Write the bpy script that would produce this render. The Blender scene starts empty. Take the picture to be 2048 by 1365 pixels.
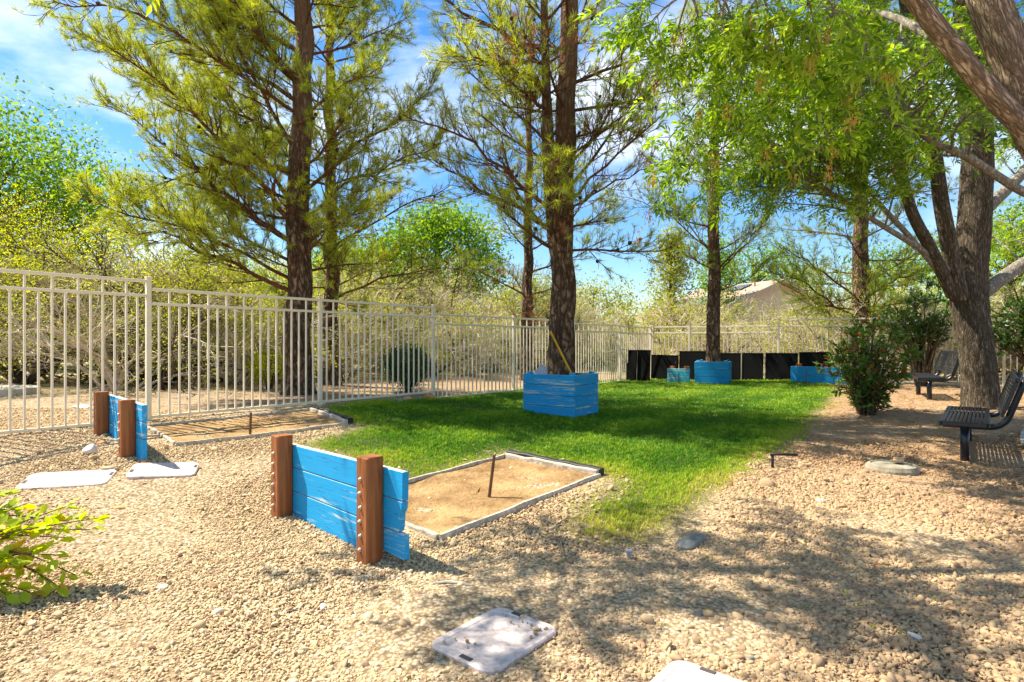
import bpy, math, random
import numpy as np
from mathutils import Vector, Matrix

SC = bpy.context.scene
COL = SC.collection

# ------------------------------------------------------------------ camera
CAMZ = 1.25
cam_d = bpy.data.cameras.new('camera')
cam_d.sensor_width = 36.0
cam_d.lens = 36.0 * 1200 / 2048
cam_d.shift_y = 0.0017
cam_d.clip_start = 0.05
cam_d.clip_end = 3000
cam = bpy.data.objects.new('camera', cam_d)
COL.objects.link(cam)
cam.location = (0, 0, CAMZ)
cam.rotation_euler = (math.radians(90), 0, 0)
SC.camera = cam

# ------------------------------------------------------------------ sun, sky, exposure
SUN_AZ = Vector((-0.955, 0.30)).normalized()
SUN_EL = math.radians(55)
sunv = Vector((SUN_AZ.x * math.cos(SUN_EL), SUN_AZ.y * math.cos(SUN_EL), math.sin(SUN_EL)))
sd = bpy.data.lights.new('sun', 'SUN')
sd.energy = 5.0
sd.angle = math.radians(0.53)
sd.color = (1.0, 0.93, 0.78)
so = bpy.data.objects.new('sun', sd)
COL.objects.link(so)
so.rotation_euler = sunv.to_track_quat('Z', 'Y').to_euler()
so.location = (-10, 4, 20)

W = bpy.data.worlds.new('World')
SC.world = W
W.use_nodes = True
nt = W.node_tree
nt.nodes.clear()
sky = nt.nodes.new('ShaderNodeTexSky')
sky.sky_type = 'NISHITA'
sky.sun_disc = False
sky.sun_elevation = SUN_EL
sky.sun_rotation = math.atan2(sunv.x, sunv.y)
sky.air_density = 1.0
sky.dust_density = 0.25
sky.ozone_density = 3.0
tc = nt.nodes.new('ShaderNodeTexCoord')
mp = nt.nodes.new('ShaderNodeMapping')
mp.inputs['Scale'].default_value = (1.0, 1.0, 2.6)
mp.inputs['Rotation'].default_value = (0.15, 0.35, 0.4)
mp.inputs['Location'].default_value = (3.1, 1.7, 0.4)
nz = nt.nodes.new('ShaderNodeTexNoise')
nz.inputs['Scale'].default_value = 1.9
nz.inputs['Detail'].default_value = 8
nz.inputs['Roughness'].default_value = 0.58
nz.inputs['Distortion'].default_value = 0.35
rp = nt.nodes.new('ShaderNodeValToRGB')
rp.color_ramp.elements[0].position = 0.47
rp.color_ramp.elements[0].color = (0, 0, 0, 1)
rp.color_ramp.elements[1].position = 0.72
rp.color_ramp.elements[1].color = (1, 1, 1, 1)
hs = nt.nodes.new('ShaderNodeHueSaturation')
hs.inputs['Saturation'].default_value = 1.3
hs.inputs['Value'].default_value = 1.0
mx = nt.nodes.new('ShaderNodeMix')
mx.data_type = 'RGBA'
mx.inputs['B'].default_value = (7.0, 7.4, 8.0, 1)
bg = nt.nodes.new('ShaderNodeBackground')
bg.inputs['Strength'].default_value = 0.092
wo = nt.nodes.new('ShaderNodeOutputWorld')
L = nt.links.new
L(tc.outputs['Generated'], mp.inputs['Vector'])
L(mp.outputs['Vector'], nz.inputs['Vector'])
L(nz.outputs['Fac'], rp.inputs['Fac'])
L(sky.outputs['Color'], hs.inputs['Color'])
L(hs.outputs['Color'], mx.inputs['A'])
L(rp.outputs['Color'], mx.inputs['Factor'])
L(mx.outputs['Result'], bg.inputs['Color'])
L(bg.outputs['Background'], wo.inputs['Surface'])

SC.view_settings.view_transform = 'Standard'
SC.view_settings.look = 'None'
SC.view_settings.exposure = 1.25
SC.view_settings.gamma = 1.0
SC.view_settings.use_curve_mapping = False
SC.cycles.max_bounces = 6
SC.cycles.diffuse_bounces = 3
SC.cycles.glossy_bounces = 2
SC.cycles.transmission_bounces = 4
SC.cycles.transparent_max_bounces = 8
SC.cycles.caustics_reflective = False
SC.cycles.caustics_refractive = False
SC.cycles.use_denoising = True

# ------------------------------------------------------------------ helpers
def tag(o, label=None, cat=None, group=None, kind=None):
    if label: o['label'] = label
    if cat: o['category'] = cat
    if group: o['group'] = group
    if kind: o['kind'] = kind
    return o

def link(name, data, parent=None):
    o = bpy.data.objects.new(name, data)
    COL.objects.link(o)
    if parent is not None:
        o.parent = parent
    return o

def thing(name, label, cat, loc=(0, 0, 0), rz=0.0, group=None):
    o = bpy.data.objects.new(name, None)
    o.empty_display_size = 0.2
    COL.objects.link(o)
    o.location = loc
    o.rotation_euler = (0, 0, rz)
    return tag(o, label, cat, group)

def copy_thing(o, parent=None):
    c = o.copy()
    COL.objects.link(c)
    c.parent = parent
    for ch in list(o.children):
        copy_thing(ch, c)
    return c

class MB:
    """collects vertices and faces (triangles, quads, polygons)"""
    def __init__(s):
        s.V = []; s.F = {}; s.n = 0; s.P = []
    def add(s, v, f):
        v = np.asarray(v, float).reshape(-1, 3)
        f = np.asarray(f, np.int64)
        s.V.append(v)
        s.F.setdefault(f.shape[1], []).append(f + s.n)
        s.n += len(v)
        return s
    def poly(s, v):
        v = np.asarray(v, float)
        s.V.append(v); s.P.append(np.arange(len(v)) + s.n); s.n += len(v)
        return s
    def faces(s, idx):
        s.P.append(np.asarray(idx))
    def box(s, c, size, R=None):
        x, y, z = np.asarray(size) / 2.0
        v = np.array([[-x,-y,-z],[x,-y,-z],[x,y,-z],[-x,y,-z],[-x,-y,z],[x,-y,z],[x,y,z],[-x,y,z]])
        if R is not None: v = v @ np.asarray(R).T
        f = [[0,3,2,1],[4,5,6,7],[0,1,5,4],[1,2,6,5],[2,3,7,6],[3,0,4,7]]
        return s.add(v + np.asarray(c), f)
    def mesh(s, name, smooth=False):
        V = np.concatenate(s.V) if s.V else np.zeros((0, 3))
        loops = []; starts = []; tot = 0; cnt = []
        for k, fl in s.F.items():
            a = np.concatenate(fl)
            loops.append(a.ravel())
            starts.append(tot + np.arange(len(a)) * k)
            tot += a.size
        for p in s.P:
            loops.append(np.asarray(p)); starts.append(np.array([tot])); tot += len(p)
        me = bpy.data.meshes.new(name)
        me.vertices.add(len(V))
        me.vertices.foreach_set('co', V.astype(np.float32).ravel())
        if tot:
            lo = np.concatenate(loops).astype(np.int32)
            st = np.concatenate(starts).astype(np.int32)
            me.loops.add(len(lo)); me.polygons.add(len(st))
            me.loops.foreach_set('vertex_index', lo)
            me.polygons.foreach_set('loop_start', st)
            me.polygons.foreach_set('use_smooth', np.full(len(st), bool(smooth)))
        me.update(calc_edges=True)
        me.validate()
        return me
    def obj(s, name, m, parent=None, smooth=False):
        me = s.mesh(name, smooth)
        me.materials.append(m)
        bk = getattr(s, 'bark', None)
        if bk is not None:
            me.attributes.new('bark', 'FLOAT_VECTOR', 'POINT').data.foreach_set('vector', bk.astype(np.float32).ravel())
        return link(name, me, parent)

def norm(a):
    a = np.asarray(a, float)
    return a / np.maximum(np.linalg.norm(a, axis=-1, keepdims=True), 1e-9)

def tubes(mb, P, R, n=5, cap=False):
    """P: N x m x 3 centre lines, R: N x m radii"""
    P = np.asarray(P, float); R = np.asarray(R, float)
    if P.ndim == 2: P = P[None]; R = R[None]
    N, m, _ = P.shape
    T = np.empty_like(P)
    T[:, 1:-1] = P[:, 2:] - P[:, :-2]
    T[:, 0] = P[:, 1] - P[:, 0]; T[:, -1] = P[:, -1] - P[:, -2]
    T = norm(T)
    D = norm(P[:, -1] - P[:, 0])
    ref = np.where(np.abs(D[:, 2:3]) < 0.75, np.array([[0, 0, 1.0]]), np.array([[1.0, 0, 0]]))[:, None, :]
    A = norm(np.cross(T, ref)); B = np.cross(T, A)
    th = np.arange(n) * 2 * np.pi / n
    ring = P[:, :, None, :] + R[:, :, None, None] * (A[:, :, None, :] * np.cos(th)[None, None, :, None] + B[:, :, None, :] * np.sin(th)[None, None, :, None])
    V = ring.reshape(-1, 3)
    i = np.arange(m - 1)[:, None] * n; j = np.arange(n)[None, :]; j2 = (j + 1) % n
    f = np.stack([i + j, i + n + j, i + n + j2, i + j2], -1).reshape(-1, 4)
    F = (f[None] + (np.arange(N) * m * n)[:, None, None]).reshape(-1, 4)
    base = mb.n
    mb.add(V, F)
    if cap:
        for k in range(N):
            o = base + k * m * n
            mb.faces(np.arange(n) + o)
            mb.faces(np.arange(n)[::-1] + o + (m - 1) * n)
    return mb

def beveled_box(size, b=0.006):
    """box centred at the origin with chamfered edges"""
    x, y, z = np.asarray(size) / 2.0
    b = min(b, x * .45, y * .45, z * .45)
    V = []; idx = {}
    for sx in (-1, 1):
        for sy in (-1, 1):
            for sz in (-1, 1):
                for ax in range(3):
                    p = [sx * (x - b), sy * (y - b), sz * (z - b)]
                    p[ax] = (sx * x, sy * y, sz * z)[ax]
                    idx[(sx, sy, sz, ax)] = len(V); V.append(p)
    F4 = []; F3 = []
    def I(s, ax): return idx[(s[0], s[1], s[2], ax)]
    for ax in range(3):
        o = [a for a in range(3) if a != ax]
        for sg in (-1, 1):
            q = []
            for (u, v) in ((-1, -1), (1, -1), (1, 1), (-1, 1)):
                s = [0, 0, 0]; s[ax] = sg; s[o[0]] = u; s[o[1]] = v
                q.append(I(s, ax))
            F4.append(q)
    for ax in range(3):
        o = [a for a in range(3) if a != ax]
        for u in (-1, 1):
            for v in (-1, 1):
                s1 = [0, 0, 0]; s2 = [0, 0, 0]
                s1[ax] = -1; s2[ax] = 1
                for s in (s1, s2): s[o[0]] = u; s[o[1]] = v
                F4.append([I(s1, o[0]), I(s2, o[0]), I(s2, o[1]), I(s1, o[1])])
    for sx in (-1, 1):
        for sy in (-1, 1):
            for sz in (-1, 1):
                F3.append([I((sx, sy, sz), 0), I((sx, sy, sz), 1), I((sx, sy, sz), 2)])
    V = np.array(V)
    def fix(F):
        out = []
        for f in F:
            p = V[f]; nn = np.cross(p[1] - p[0], p[2] - p[0])
            out.append(f if nn @ p.mean(0) > 0 else f[::-1])
        return out
    mb = MB(); mb.add(V, fix(F4)); mb.F.setdefault(3, []).append(np.array(fix(F3)))
    return mb

# ------------------------------------------------------------------ material helpers
def new_mat(name):
    m = bpy.data.materials.new(name)
    m.use_nodes = True
    t = m.node_tree
    t.nodes.clear()
    out = t.nodes.new('ShaderNodeOutputMaterial')
    b = t.nodes.new('ShaderNodeBsdfPrincipled')
    t.links.new(b.outputs[0], out.inputs[0])
    return m, t, b, out

def N(t, kind, **kw):
    n = t.nodes.new(kind)
    for k, v in kw.items():
        if k.startswith('_'): setattr(n, k[1:], v)
        else: n.inputs[k.replace('_', ' ')].default_value = v
    return n

def ramp(t, fac, stops):
    r = t.nodes.new('ShaderNodeValToRGB')
    e = r.color_ramp.elements
    while len(e) < len(stops): e.new(0.5)
    for k, (p, c) in enumerate(stops):
        e[k].position = p
        e[k].color = (c[0], c[1], c[2], 1) if len(c) == 3 else c
    t.links.new(fac, r.inputs['Fac'])
    return r.outputs['Color']

def noise(t, vec, scale, detail=5, rough=0.6, dist=0.0):
    n = t.nodes.new('ShaderNodeTexNoise')
    n.inputs['Scale'].default_value = scale
    n.inputs['Detail'].default_value = detail
    n.inputs['Roughness'].default_value = rough
    n.inputs['Distortion'].default_value = dist
    t.links.new(vec, n.inputs['Vector'])
    return n.outputs['Fac']

def mixc(t, fac, a, b):
    m = t.nodes.new('ShaderNodeMix'); m.data_type = 'RGBA'
    for s, v in (('Factor', fac), ('A', a), ('B', b)):
        if hasattr(v, 'is_output'): t.links.new(v, m.inputs[s])
        elif isinstance(v, (int, float)): m.inputs[s].default_value = v
        else: m.inputs[s].default_value = (v[0], v[1], v[2], 1)
    return m.outputs['Result']

def math_n(t, op, a, b=None):
    m = t.nodes.new('ShaderNodeMath'); m.operation = op
    for i, v in enumerate((a, b)):
        if v is None: continue
        if hasattr(v, 'is_output'): t.links.new(v, m.inputs[i])
        else: m.inputs[i].default_value = v
    return m.outputs[0]

def coords(t, which='Object', scale=(1, 1, 1), rot=(0, 0, 0)):
    if which == 'World':
        g = t.nodes.new('ShaderNodeNewGeometry').outputs['Position']
    else:
        g = t.nodes.new('ShaderNodeTexCoord').outputs[which]
    m = t.nodes.new('ShaderNodeMapping')
    m.inputs['Scale'].default_value = scale
    m.inputs['Rotation'].default_value = rot
    t.links.new(g, m.inputs['Vector'])
    return m.outputs['Vector']

def bump(t, b, h, strength, dist=0.01):
    n = t.nodes.new('ShaderNodeBump')
    n.inputs['Strength'].default_value = strength
    n.inputs['Distance'].default_value = dist
    t.links.new(h, n.inputs['Height'])
    t.links.new(n.outputs['Normal'], b.inputs['Normal'])

def simple(name, c1, c2=None, scale=8, stretch=(1, 1, 1), rough=0.8, bs=0.0, bscale=None, metallic=0.0, lo=0.35, hi=0.65, space='Object', spec=0.3, dist=0.01):
    m, t, b, o = new_mat(name)
    v = coords(t, space, stretch)
    f = noise(t, v, scale)
    t.links.new(ramp(t, f, [(lo, c1), (hi, c2 or c1)]), b.inputs['Base Color'])
    b.inputs['Roughness'].default_value = rough
    b.inputs['Metallic'].default_value = metallic
    b.inputs['Specular IOR Level'].default_value = spec
    if bs:
        bump(t, b, noise(t, v, bscale or scale * 2, 6), bs, dist)
    return m

def leafmat(name, cols, trans=0.45, tcol=None, rough=0.55, spec=0.25, big=1.2):
    """foliage: colour varies from leaf to leaf and in patches; light passes through"""
    m, t, b, out = new_mat(name)
    g = t.nodes.new('ShaderNodeNewGeometry')
    v = coords(t, 'World')
    f = noise(t, v, big, 3)
    a = math_n(t, 'MULTIPLY', g.outputs['Random Per Island'], 0.6)
    s = math_n(t, 'ADD', a, math_n(t, 'MULTIPLY', f, 0.4))
    k = len(cols)
    c = ramp(t, s, [(0.15 + 0.6 * i / max(1, k - 1), cols[i]) for i in range(k)])
    t.links.new(c, b.inputs['Base Color'])
    b.inputs['Roughness'].default_value = rough
    b.inputs['Specular IOR Level'].default_value = spec
    tr = t.nodes.new('ShaderNodeBsdfTranslucent')
    hsv = t.nodes.new('ShaderNodeHueSaturation')
    hsv.inputs['Hue'].default_value = 0.485
    hsv.inputs['Saturation'].default_value = 1.1
    hsv.inputs['Value'].default_value = 1.5
    t.links.new(c, hsv.inputs['Color'])
    t.links.new(hsv.outputs['Color'], tr.inputs['Color'])
    ms = t.nodes.new('ShaderNodeMixShader')
    ms.inputs[0].default_value = trans
    t.links.new(b.outputs[0], ms.inputs[1])
    t.links.new(tr.outputs[0], ms.inputs[2])
    t.links.new(ms.outputs[0], out.inputs[0])
    return m

def barkmat(name, c_dark, c_mid, c_light, scale=9, bs=1.0, stretch=(1, 1, 0.22), bdist=0.03, c_young=None, zyoung=None, attr=False):
    m, t, b, out = new_mat(name)
    if attr:
        an = t.nodes.new('ShaderNodeAttribute'); an.attribute_name = 'bark'
        mp0 = t.nodes.new('ShaderNodeMapping'); mp0.inputs['Scale'].default_value = stretch
        t.links.new(an.outputs['Vector'], mp0.inputs['Vector']); v = mp0.outputs['Vector']
    else:
        v = coords(t, 'Object', stretch)
    vo = t.nodes.new('ShaderNodeTexVoronoi')
    vo.feature = 'DISTANCE_TO_EDGE'
    vo.inputs['Scale'].default_value = scale
    nv = t.nodes.new('ShaderNodeTexNoise')
    nv.inputs['Scale'].default_value = scale * .8
    nv.inputs['Detail'].default_value = 4
    t.links.new(v, nv.inputs['Vector'])
    ad = t.nodes.new('ShaderNodeMix'); ad.data_type = 'RGBA'; ad.blend_type = 'LINEAR_LIGHT'
    ad.inputs['Factor'].default_value = 0.07
    t.links.new(v, ad.inputs['A']); t.links.new(nv.outputs['Color'], ad.inputs['B'])
    t.links.new(ad.outputs['Result'], vo.inputs['Vector'])
    crack = ramp(t, vo.outputs['Distance'], [(0.0, (.12, .12, .12)), (0.3, (1, 1, 1))])
    f = noise(t, v, scale * 1.6, 8, 0.7)
    c = ramp(t, f, [(0.32, c_dark), (0.5, c_mid), (0.7, c_light)])
    c = mixc(t, crack, c_dark, c)
    if c_young:
        zc = t.nodes.new('ShaderNodeSeparateXYZ')
        t.links.new(coords(t, 'Object'), zc.inputs[0])
        mr = t.nodes.new('ShaderNodeMapRange')
        mr.inputs['From Min'].default_value = zyoung[0]; mr.inputs['From Max'].default_value = zyoung[1]
        t.links.new(zc.outputs['Z'], mr.inputs['Value'])
        c = mixc(t, mr.outputs[0], c, mixc(t, f, c_mid, c_young))
    t.links.new(c, b.inputs['Base Color'])
    b.inputs['Roughness'].default_value = 0.9
    b.inputs['Specular IOR Level'].default_value = 0.15
    h = math_n(t, 'ADD', crack, math_n(t, 'MULTIPLY', f, 0.8))
    bump(t, b, h, bs, bdist)
    return m

rng0 = np.random.default_rng(7)

# ------------------------------------------------------------------ terrain height
CP = np.array([(-3,1,0),(-1,1,0),(1,1,0),(4,1,0),(0,3,0),(2,3,0),(-.84,3.5,0),(4.5,3.5,0),(-2.6,2.5,.02),(-1.62,4.25,.03),
 (-4.5,2.5,.06),(-3.5,4.75,.16),(-3.0,5.0,.17),(-3.33,5.16,.26),(-4.08,6.0,.33),(-4.12,6.83,.36),(-2.7,8.56,.35),(-1.3,10.3,.28),
 (.05,12.1,.23),(3.95,17.1,.22),(.757,5.22,.08),(-.07,5.95,.10),(-.446,3.72,.02),(.9,8.7,.15),(5.4,9.17,.15),(3.64,5.74,.03),
 (4.75,6.28,.02),(7.25,9.4,.25),(8,11.3,.2),(9,13.4,.3),(6.5,14.5,.27),(-3.7,10.35,.37),(-3.8,12.6,.36),(-9,9,.4),(-7,6,.4),
 (0,20,.3),(10,20,.3),(-10,16,.4),(14,10,.3),(10,4,.05),(-8,3,.25),(16,16,.3),(-2,7.3,.24),(3,11,.17),(-2.2,6.0,.17)], float)
def _tps():
    X = CP[:, :2]; n = len(X)
    d = np.linalg.norm(X[:, None] - X[None], axis=-1)
    K = np.where(d > 0, d * d * np.log(np.maximum(d, 1e-9)), 0) + np.eye(n) * 0.15
    Pm = np.hstack([np.ones((n, 1)), X])
    A = np.zeros((n + 3, n + 3)); A[:n, :n] = K; A[:n, n:] = Pm; A[n:, :n] = Pm.T
    return np.linalg.solve(A, np.concatenate([CP[:, 2], np.zeros(3)]))
TPSW = _tps()
def gz(x, y):
    x = np.asarray(x, float); y = np.asarray(y, float)
    sh = np.broadcast(x, y).shape
    xx = np.broadcast_to(x, sh).ravel(); yy = np.broadcast_to(y, sh).ravel()
    xc = np.clip(xx, -11, 17); yc = np.clip(yy, 0.5, 21)
    q = np.stack([xc, yc], 1); out = np.empty(len(q)); n = len(CP)
    for s in range(0, len(q), 20000):
        e = q[s:s + 20000]
        d = np.linalg.norm(e[:, None] - CP[None, :, :2], axis=-1)
        K = np.where(d > 0, d * d * np.log(np.maximum(d, 1e-9)), 0)
        out[s:s + 20000] = K @ TPSW[:n] + TPSW[n] + e @ TPSW[n + 1:]
    far = np.clip((np.hypot(xx - xc, yy - yc)) / 8.0, 0, 1)
    out = out * (1 - far) + 0.3 * far
    return float(out[0]) if sh == () else out.reshape(sh)
def G(px, py):
    """ground point seen at a photograph pixel (2048 wide)"""
    d = 6.0
    for _ in range(60):
        x = (px - 1024) / 1200 * d
        h = CAMZ - gz(x, d)
        d = 0.5 * d + 0.5 * h * 1200 / max(4.0, py - 686)
    return np.array([(px - 1024) / 1200 * d, d, gz((px - 1024) / 1200 * d, d)])
def P(px, py, d):
    return np.array([(px - 1024) / 1200 * d, d, CAMZ - (py - 686) / 1200 * d])
def inpoly(x, y, poly):
    poly = np.asarray(poly); r = np.zeros(np.shape(x), bool); n = len(poly)
    for i in range(n):
        x1, y1 = poly[i][:2]; x2, y2 = poly[(i + 1) % n][:2]
        c = ((y1 > y) != (y2 > y)) & (x < (x2 - x1) * (y - y1) / (y2 - y1 + 1e-12) + x1)
        r ^= c
    return r
def edge_dist(x, y, poly):
    poly = np.asarray(poly)[:, :2]; best = np.full(np.shape(x), 1e9)
    for i in range(len(poly)):
        a = poly[i]; b = poly[(i + 1) % len(poly)]; ab = b - a
        t = np.clip(((x - a[0]) * ab[0] + (y - a[1]) * ab[1]) / (ab @ ab), 0, 1)
        best = np.minimum(best, np.hypot(x - a[0] - t * ab[0], y - a[1] - t * ab[1]))
    return best

# ------------------------------------------------------------------ layout outlines on the ground
FD = np.array([.62, .785])            # direction of the side fence (and of the horseshoe lanes)
U = np.array([.705, -.709])           # across the lanes
LAWN_PX = [(505,836),(560,828),(640,814),(760,800),(875,797),(960,786),(1045,776),(1150,764),(1250,758),(1420,757),(1560,758),
 (1690,764),(1676,800),(1640,838),(1590,872),(1560,900),(1522,922),(1500,945),(1460,985),(1440,1015),(1400,1048),(1350,1084),(1290,1098),
 (1210,1088),(1160,1074),(1118,1048),(1128,1010),(1175,985),(1215,958),(1130,935),(1010,912),(950,935),(880,962),(820,985),
 (740,948),(660,915),(592,893),(640,872),(708,853),(660,838),(610,833),(560,838)]
LAWN = np.array([G(*p)[:2] for p in LAWN_PX])
PIT1 = np.array([(-.45,3.75),(.76,5.22),(-.07,5.95),(-1.26,4.55)])
_a2 = np.array([-3.19,5.69]); _b2 = np.array([-2.02,7.35])
PIT2 = np.array([_a2, _b2, _b2 - U * .98, _a2 - U * .98])
PATH_C = np.array([(10.0,9.2),(8.0,8.1),(6.75,7.2),(6.0,6.2),(5.75,5.1),(5.95,3.9),(6.5,2.6)])

def strip(C, w, n=40):
    C = np.asarray(C); k = len(C)
    s = np.linspace(0, k - 1, n)
    i = np.clip(np.floor(s).astype(int), 0, k - 2); f = (s - i)[:, None]
    def g(j): return C[np.clip(j, 0, k - 1)]
    p0, p1, p2, p3 = g(i - 1), g(i), g(i + 1), g(i + 2)
    Q = .5 * ((2 * p1) + (-p0 + p2) * f + (2*p0 - 5*p1 + 4*p2 - p3) * f**2 + (-p0 + 3*p1 - 3*p2 + p3) * f**3)
    T = np.gradient(Q, axis=0); T /= np.linalg.norm(T, axis=1, keepdims=True)
    Nn = np.stack([-T[:, 1], T[:, 0]], 1)
    return Q + Nn * w / 2, Q - Nn * w / 2
PL, PR = strip(PATH_C, .95)
PATH = np.concatenate([PL, PR[::-1]])
SLAB_C = np.array([-9.45, 9.65]); SLAB_R = np.array([1.7, 1.0])

# ------------------------------------------------------------------ ground materials
def ground_mat():
    m, t, b, out = new_mat('ground_soil')
    at = t.nodes.new('ShaderNodeAttribute'); at.attribute_name = 'zone'
    sep = t.nodes.new('ShaderNodeSeparateColor')
    t.links.new(at.outputs['Color'], sep.inputs[0])
    v = coords(t, 'World')
    vo = t.nodes.new('ShaderNodeTexVoronoi'); vo.inputs['Scale'].default_value = 46
    vo.inputs['Randomness'].default_value = 1
    t.links.new(v, vo.inputs['Vector'])
    hs = t.nodes.new('ShaderNodeSeparateColor'); t.links.new(vo.outputs['Color'], hs.inputs[0])
    peb = ramp(t, hs.outputs[0], [(0, (.22, .15, .09)), (.35, (.42, .31, .19)), (.7, (.55, .43, .28)), (1, (.64, .54, .4))])
    peb = mixc(t, ramp(t, vo.outputs['Distance'], [(.35, (0, 0, 0)), (.75, (1, 1, 1))]), peb, (.17, .115, .065))
    big = noise(t, v, 1.3, 5)
    peb = mixc(t, math_n(t, 'MULTIPLY', big, .35), peb, (.45, .32, .19))
    mul = ramp(t, noise(t, coords(t, 'World', (1, 1, 1)), 34, 8, .7), [(.3, (.13, .07, .035)), (.5, (.33, .2, .105)), (.72, (.5, .34, .2))])
    mul = mixc(t, ramp(t, noise(t, v, 2.2, 4), [(.4, (0, 0, 0)), (.62, (1, 1, 1))]), mul, mixc(t, .45, peb, (.4, .26, .15)))
    lawn = ramp(t, noise(t, v, 30, 6), [(.3, (.05, .055, .014)), (.7, (.13, .12, .045))])
    des = ramp(t, noise(t, v, 3.5, 8, .65), [(.3, (.3, .21, .11)), (.55, (.46, .36, .2)), (.7, (.36, .38, .12))])
    c = mixc(t, sep.outputs[2], peb, des)
    c = mixc(t, sep.outputs[1], c, mul)
    c = mixc(t, sep.outputs[0], c, lawn)
    t.links.new(c, b.inputs['Base Color'])
    b.inputs['Roughness'].default_value = .95
    b.inputs['Specular IOR Level'].default_value = .1
    h = math_n(t, 'SUBTRACT', math_n(t, 'MULTIPLY', noise(t, v, 60, 5), .9), vo.outputs['Distance'])
    bump(t, b, h, .9, .012)
    return m
M_GROUND = ground_mat()
M_SAND = simple('pit_sand', (.20, .115, .05), (.43, .275, .13), 3.2, lo=.32, hi=.62, rough=.95, bs=1.0, bscale=22, spec=.1, space='World', dist=.035)
M_CONC = simple('path_concrete', (.30, .28, .23), (.42, .39, .32), 6, rough=.85, bs=.25, bscale=60, space='World')
M_SLAB = simple('pale_concrete', (.5, .46, .4), (.62, .58, .5), 6, rough=.85, bs=.25, bscale=60, space='World')
M_FENCE = simple('fence_paint', (.74, .65, .49), (.80, .71, .55), 4, rough=.45, spec=.4, bs=.05, bscale=30)

def paint_mat(name, c1, c2, wood, worn=.62, seed=0.0, gx=(1.2, 8, 16)):
    m, t, b, out = new_mat(name)
    tcn = t.nodes.new('ShaderNodeTexCoord')
    oi = t.nodes.new('ShaderNodeObjectInfo')
    mp_ = t.nodes.new('ShaderNodeMapping'); mp_.inputs['Scale'].default_value = gx
    ad = t.nodes.new('ShaderNodeVectorMath'); ad.operation = 'ADD'
    cmb = t.nodes.new('ShaderNodeCombineXYZ')
    r = math_n(t, 'MULTIPLY', oi.outputs['Random'], 37.0)
    for i in range(3): t.links.new(r, cmb.inputs[i])
    t.links.new(tcn.outputs['Object'], mp_.inputs['Vector'])
    t.links.new(mp_.outputs[0], ad.inputs[0]); t.links.new(cmb.outputs[0], ad.inputs[1])
    v = ad.outputs[0]
    f = noise(t, v, 2.6, 10, .75, .5)
    f2 = noise(t, v, .6, 4, .6)
    w = math_n(t, 'ADD', math_n(t, 'MULTIPLY', f, .7), math_n(t, 'MULTIPLY', f2, .45))
    base = mixc(t, f2, c1, c2)
    col = mixc(t, ramp(t, w, [(worn, (0, 0, 0)), (worn + .075, (1, 1, 1))]), base, wood)
    # bleached, bare upper edges
    g = t.nodes.new('ShaderNodeNewGeometry'); sx = t.nodes.new('ShaderNodeSeparateXYZ')
    t.links.new(g.outputs['True Normal'], sx.inputs[0])
    up = ramp(t, math_n(t, 'ADD', math_n(t, 'MULTIPLY', sx.outputs['Z'], .8), math_n(t, 'MULTIPLY', f, .3)), [(.78, (0, 0, 0)), (.95, (1, 1, 1))])
    col = mixc(t, up, col, (.62, .66, .62))
    t.links.new(col, b.inputs['Base Color'])
    b.inputs['Roughness'].default_value = .62
    b.inputs['Specular IOR Level'].default_value = .3
    grain = noise(t, v, 3.5, 8, .7)
    col2 = mixc(t, ramp(t, grain, [(.3, (1, 1, 1)), (.42, (0, 0, 0))]), col, (.004, .12, .26)); t.links.new(col2, b.inputs['Base Color'])
    bump(t, b, math_n(t, 'ADD', grain, math_n(t, 'MULTIPLY', w, .5)), .5, .004)
    return m
M_BLUE = paint_mat('blue_paint', (.006, .26, .56), (.012, .34, .66), (.46, .56, .55), .635)
M_BLUEW = paint_mat('worn_blue_paint', (.006, .26, .56), (.012, .34, .66), (.48, .54, .50), .60)
M_BLUE2 = paint_mat('deep_blue_paint', (.004, .22, .50), (.008, .28, .56), (.40, .48, .48), .68)
M_TEAL = paint_mat('weathered_teal_paint', (.01, .22, .30), (.015, .30, .42), (.34, .40, .36), .62)

def wood_mat():
    m, t, b, out = new_mat('redwood_post')
    v = coords(t, 'Object', (26, 26, 1.6))
    f = noise(t, v, 1.0, 8, .65, .8)
    oi = coords(t, 'Object', (3, 3, .8))
    g2 = noise(t, oi, 1.5, 4)
    c = ramp(t, f, [(.28, (.07, .02, .006)), (.48, (.24, .072, .02)), (.7, (.40, .15, .048))])
    c = mixc(t, math_n(t, 'MULTIPLY', g2, .4), c, (.32, .14, .055))
    t.links.new(c, b.inputs['Base Color'])
    b.inputs['Roughness'].default_value = .7
    b.inputs['Specular IOR Level'].default_value = .25
    bump(t, b, f, .8, .004)
    return m
M_WOOD = wood_mat()
M_GREYWOOD = simple('weathered_edging_wood', (.30, .25, .19), (.62, .55, .45), 3, (1, 10, 10), .9, .6, 6)
M_STEEL = simple('rusted_steel', (.12, .055, .03), (.22, .12, .07), 20, rough=.75, metallic=.4)
M_BOLT = simple('galvanised_bolt', (.36, .27, .22), (.55, .45, .38), 40, rough=.5, metallic=.5)
M_BLACKP = simple('black_plastic', (.012, .012, .012), (.03, .028, .026), 9, rough=.55)
M_RUBBER = simple('black_rubber', (.003, .003, .003), (.008, .008, .007), 3, (1, 1, .6), .8, .15, 30, spec=.12)
M_BENCH = simple('black_coated_steel', (.010, .012, .018), (.018, .02, .028), 6, rough=.32, spec=.5)
M_LID = simple('white_plastic', (.40, .30, .26), (.62, .52, .48), 34, rough=.5, spec=.4, bs=.15, bscale=90, lo=.3, hi=.55)
M_LIDHOLE = simple('lid_hole_shadow', (.06, .05, .05), (.09, .07, .07), 7, rough=.8)
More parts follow.
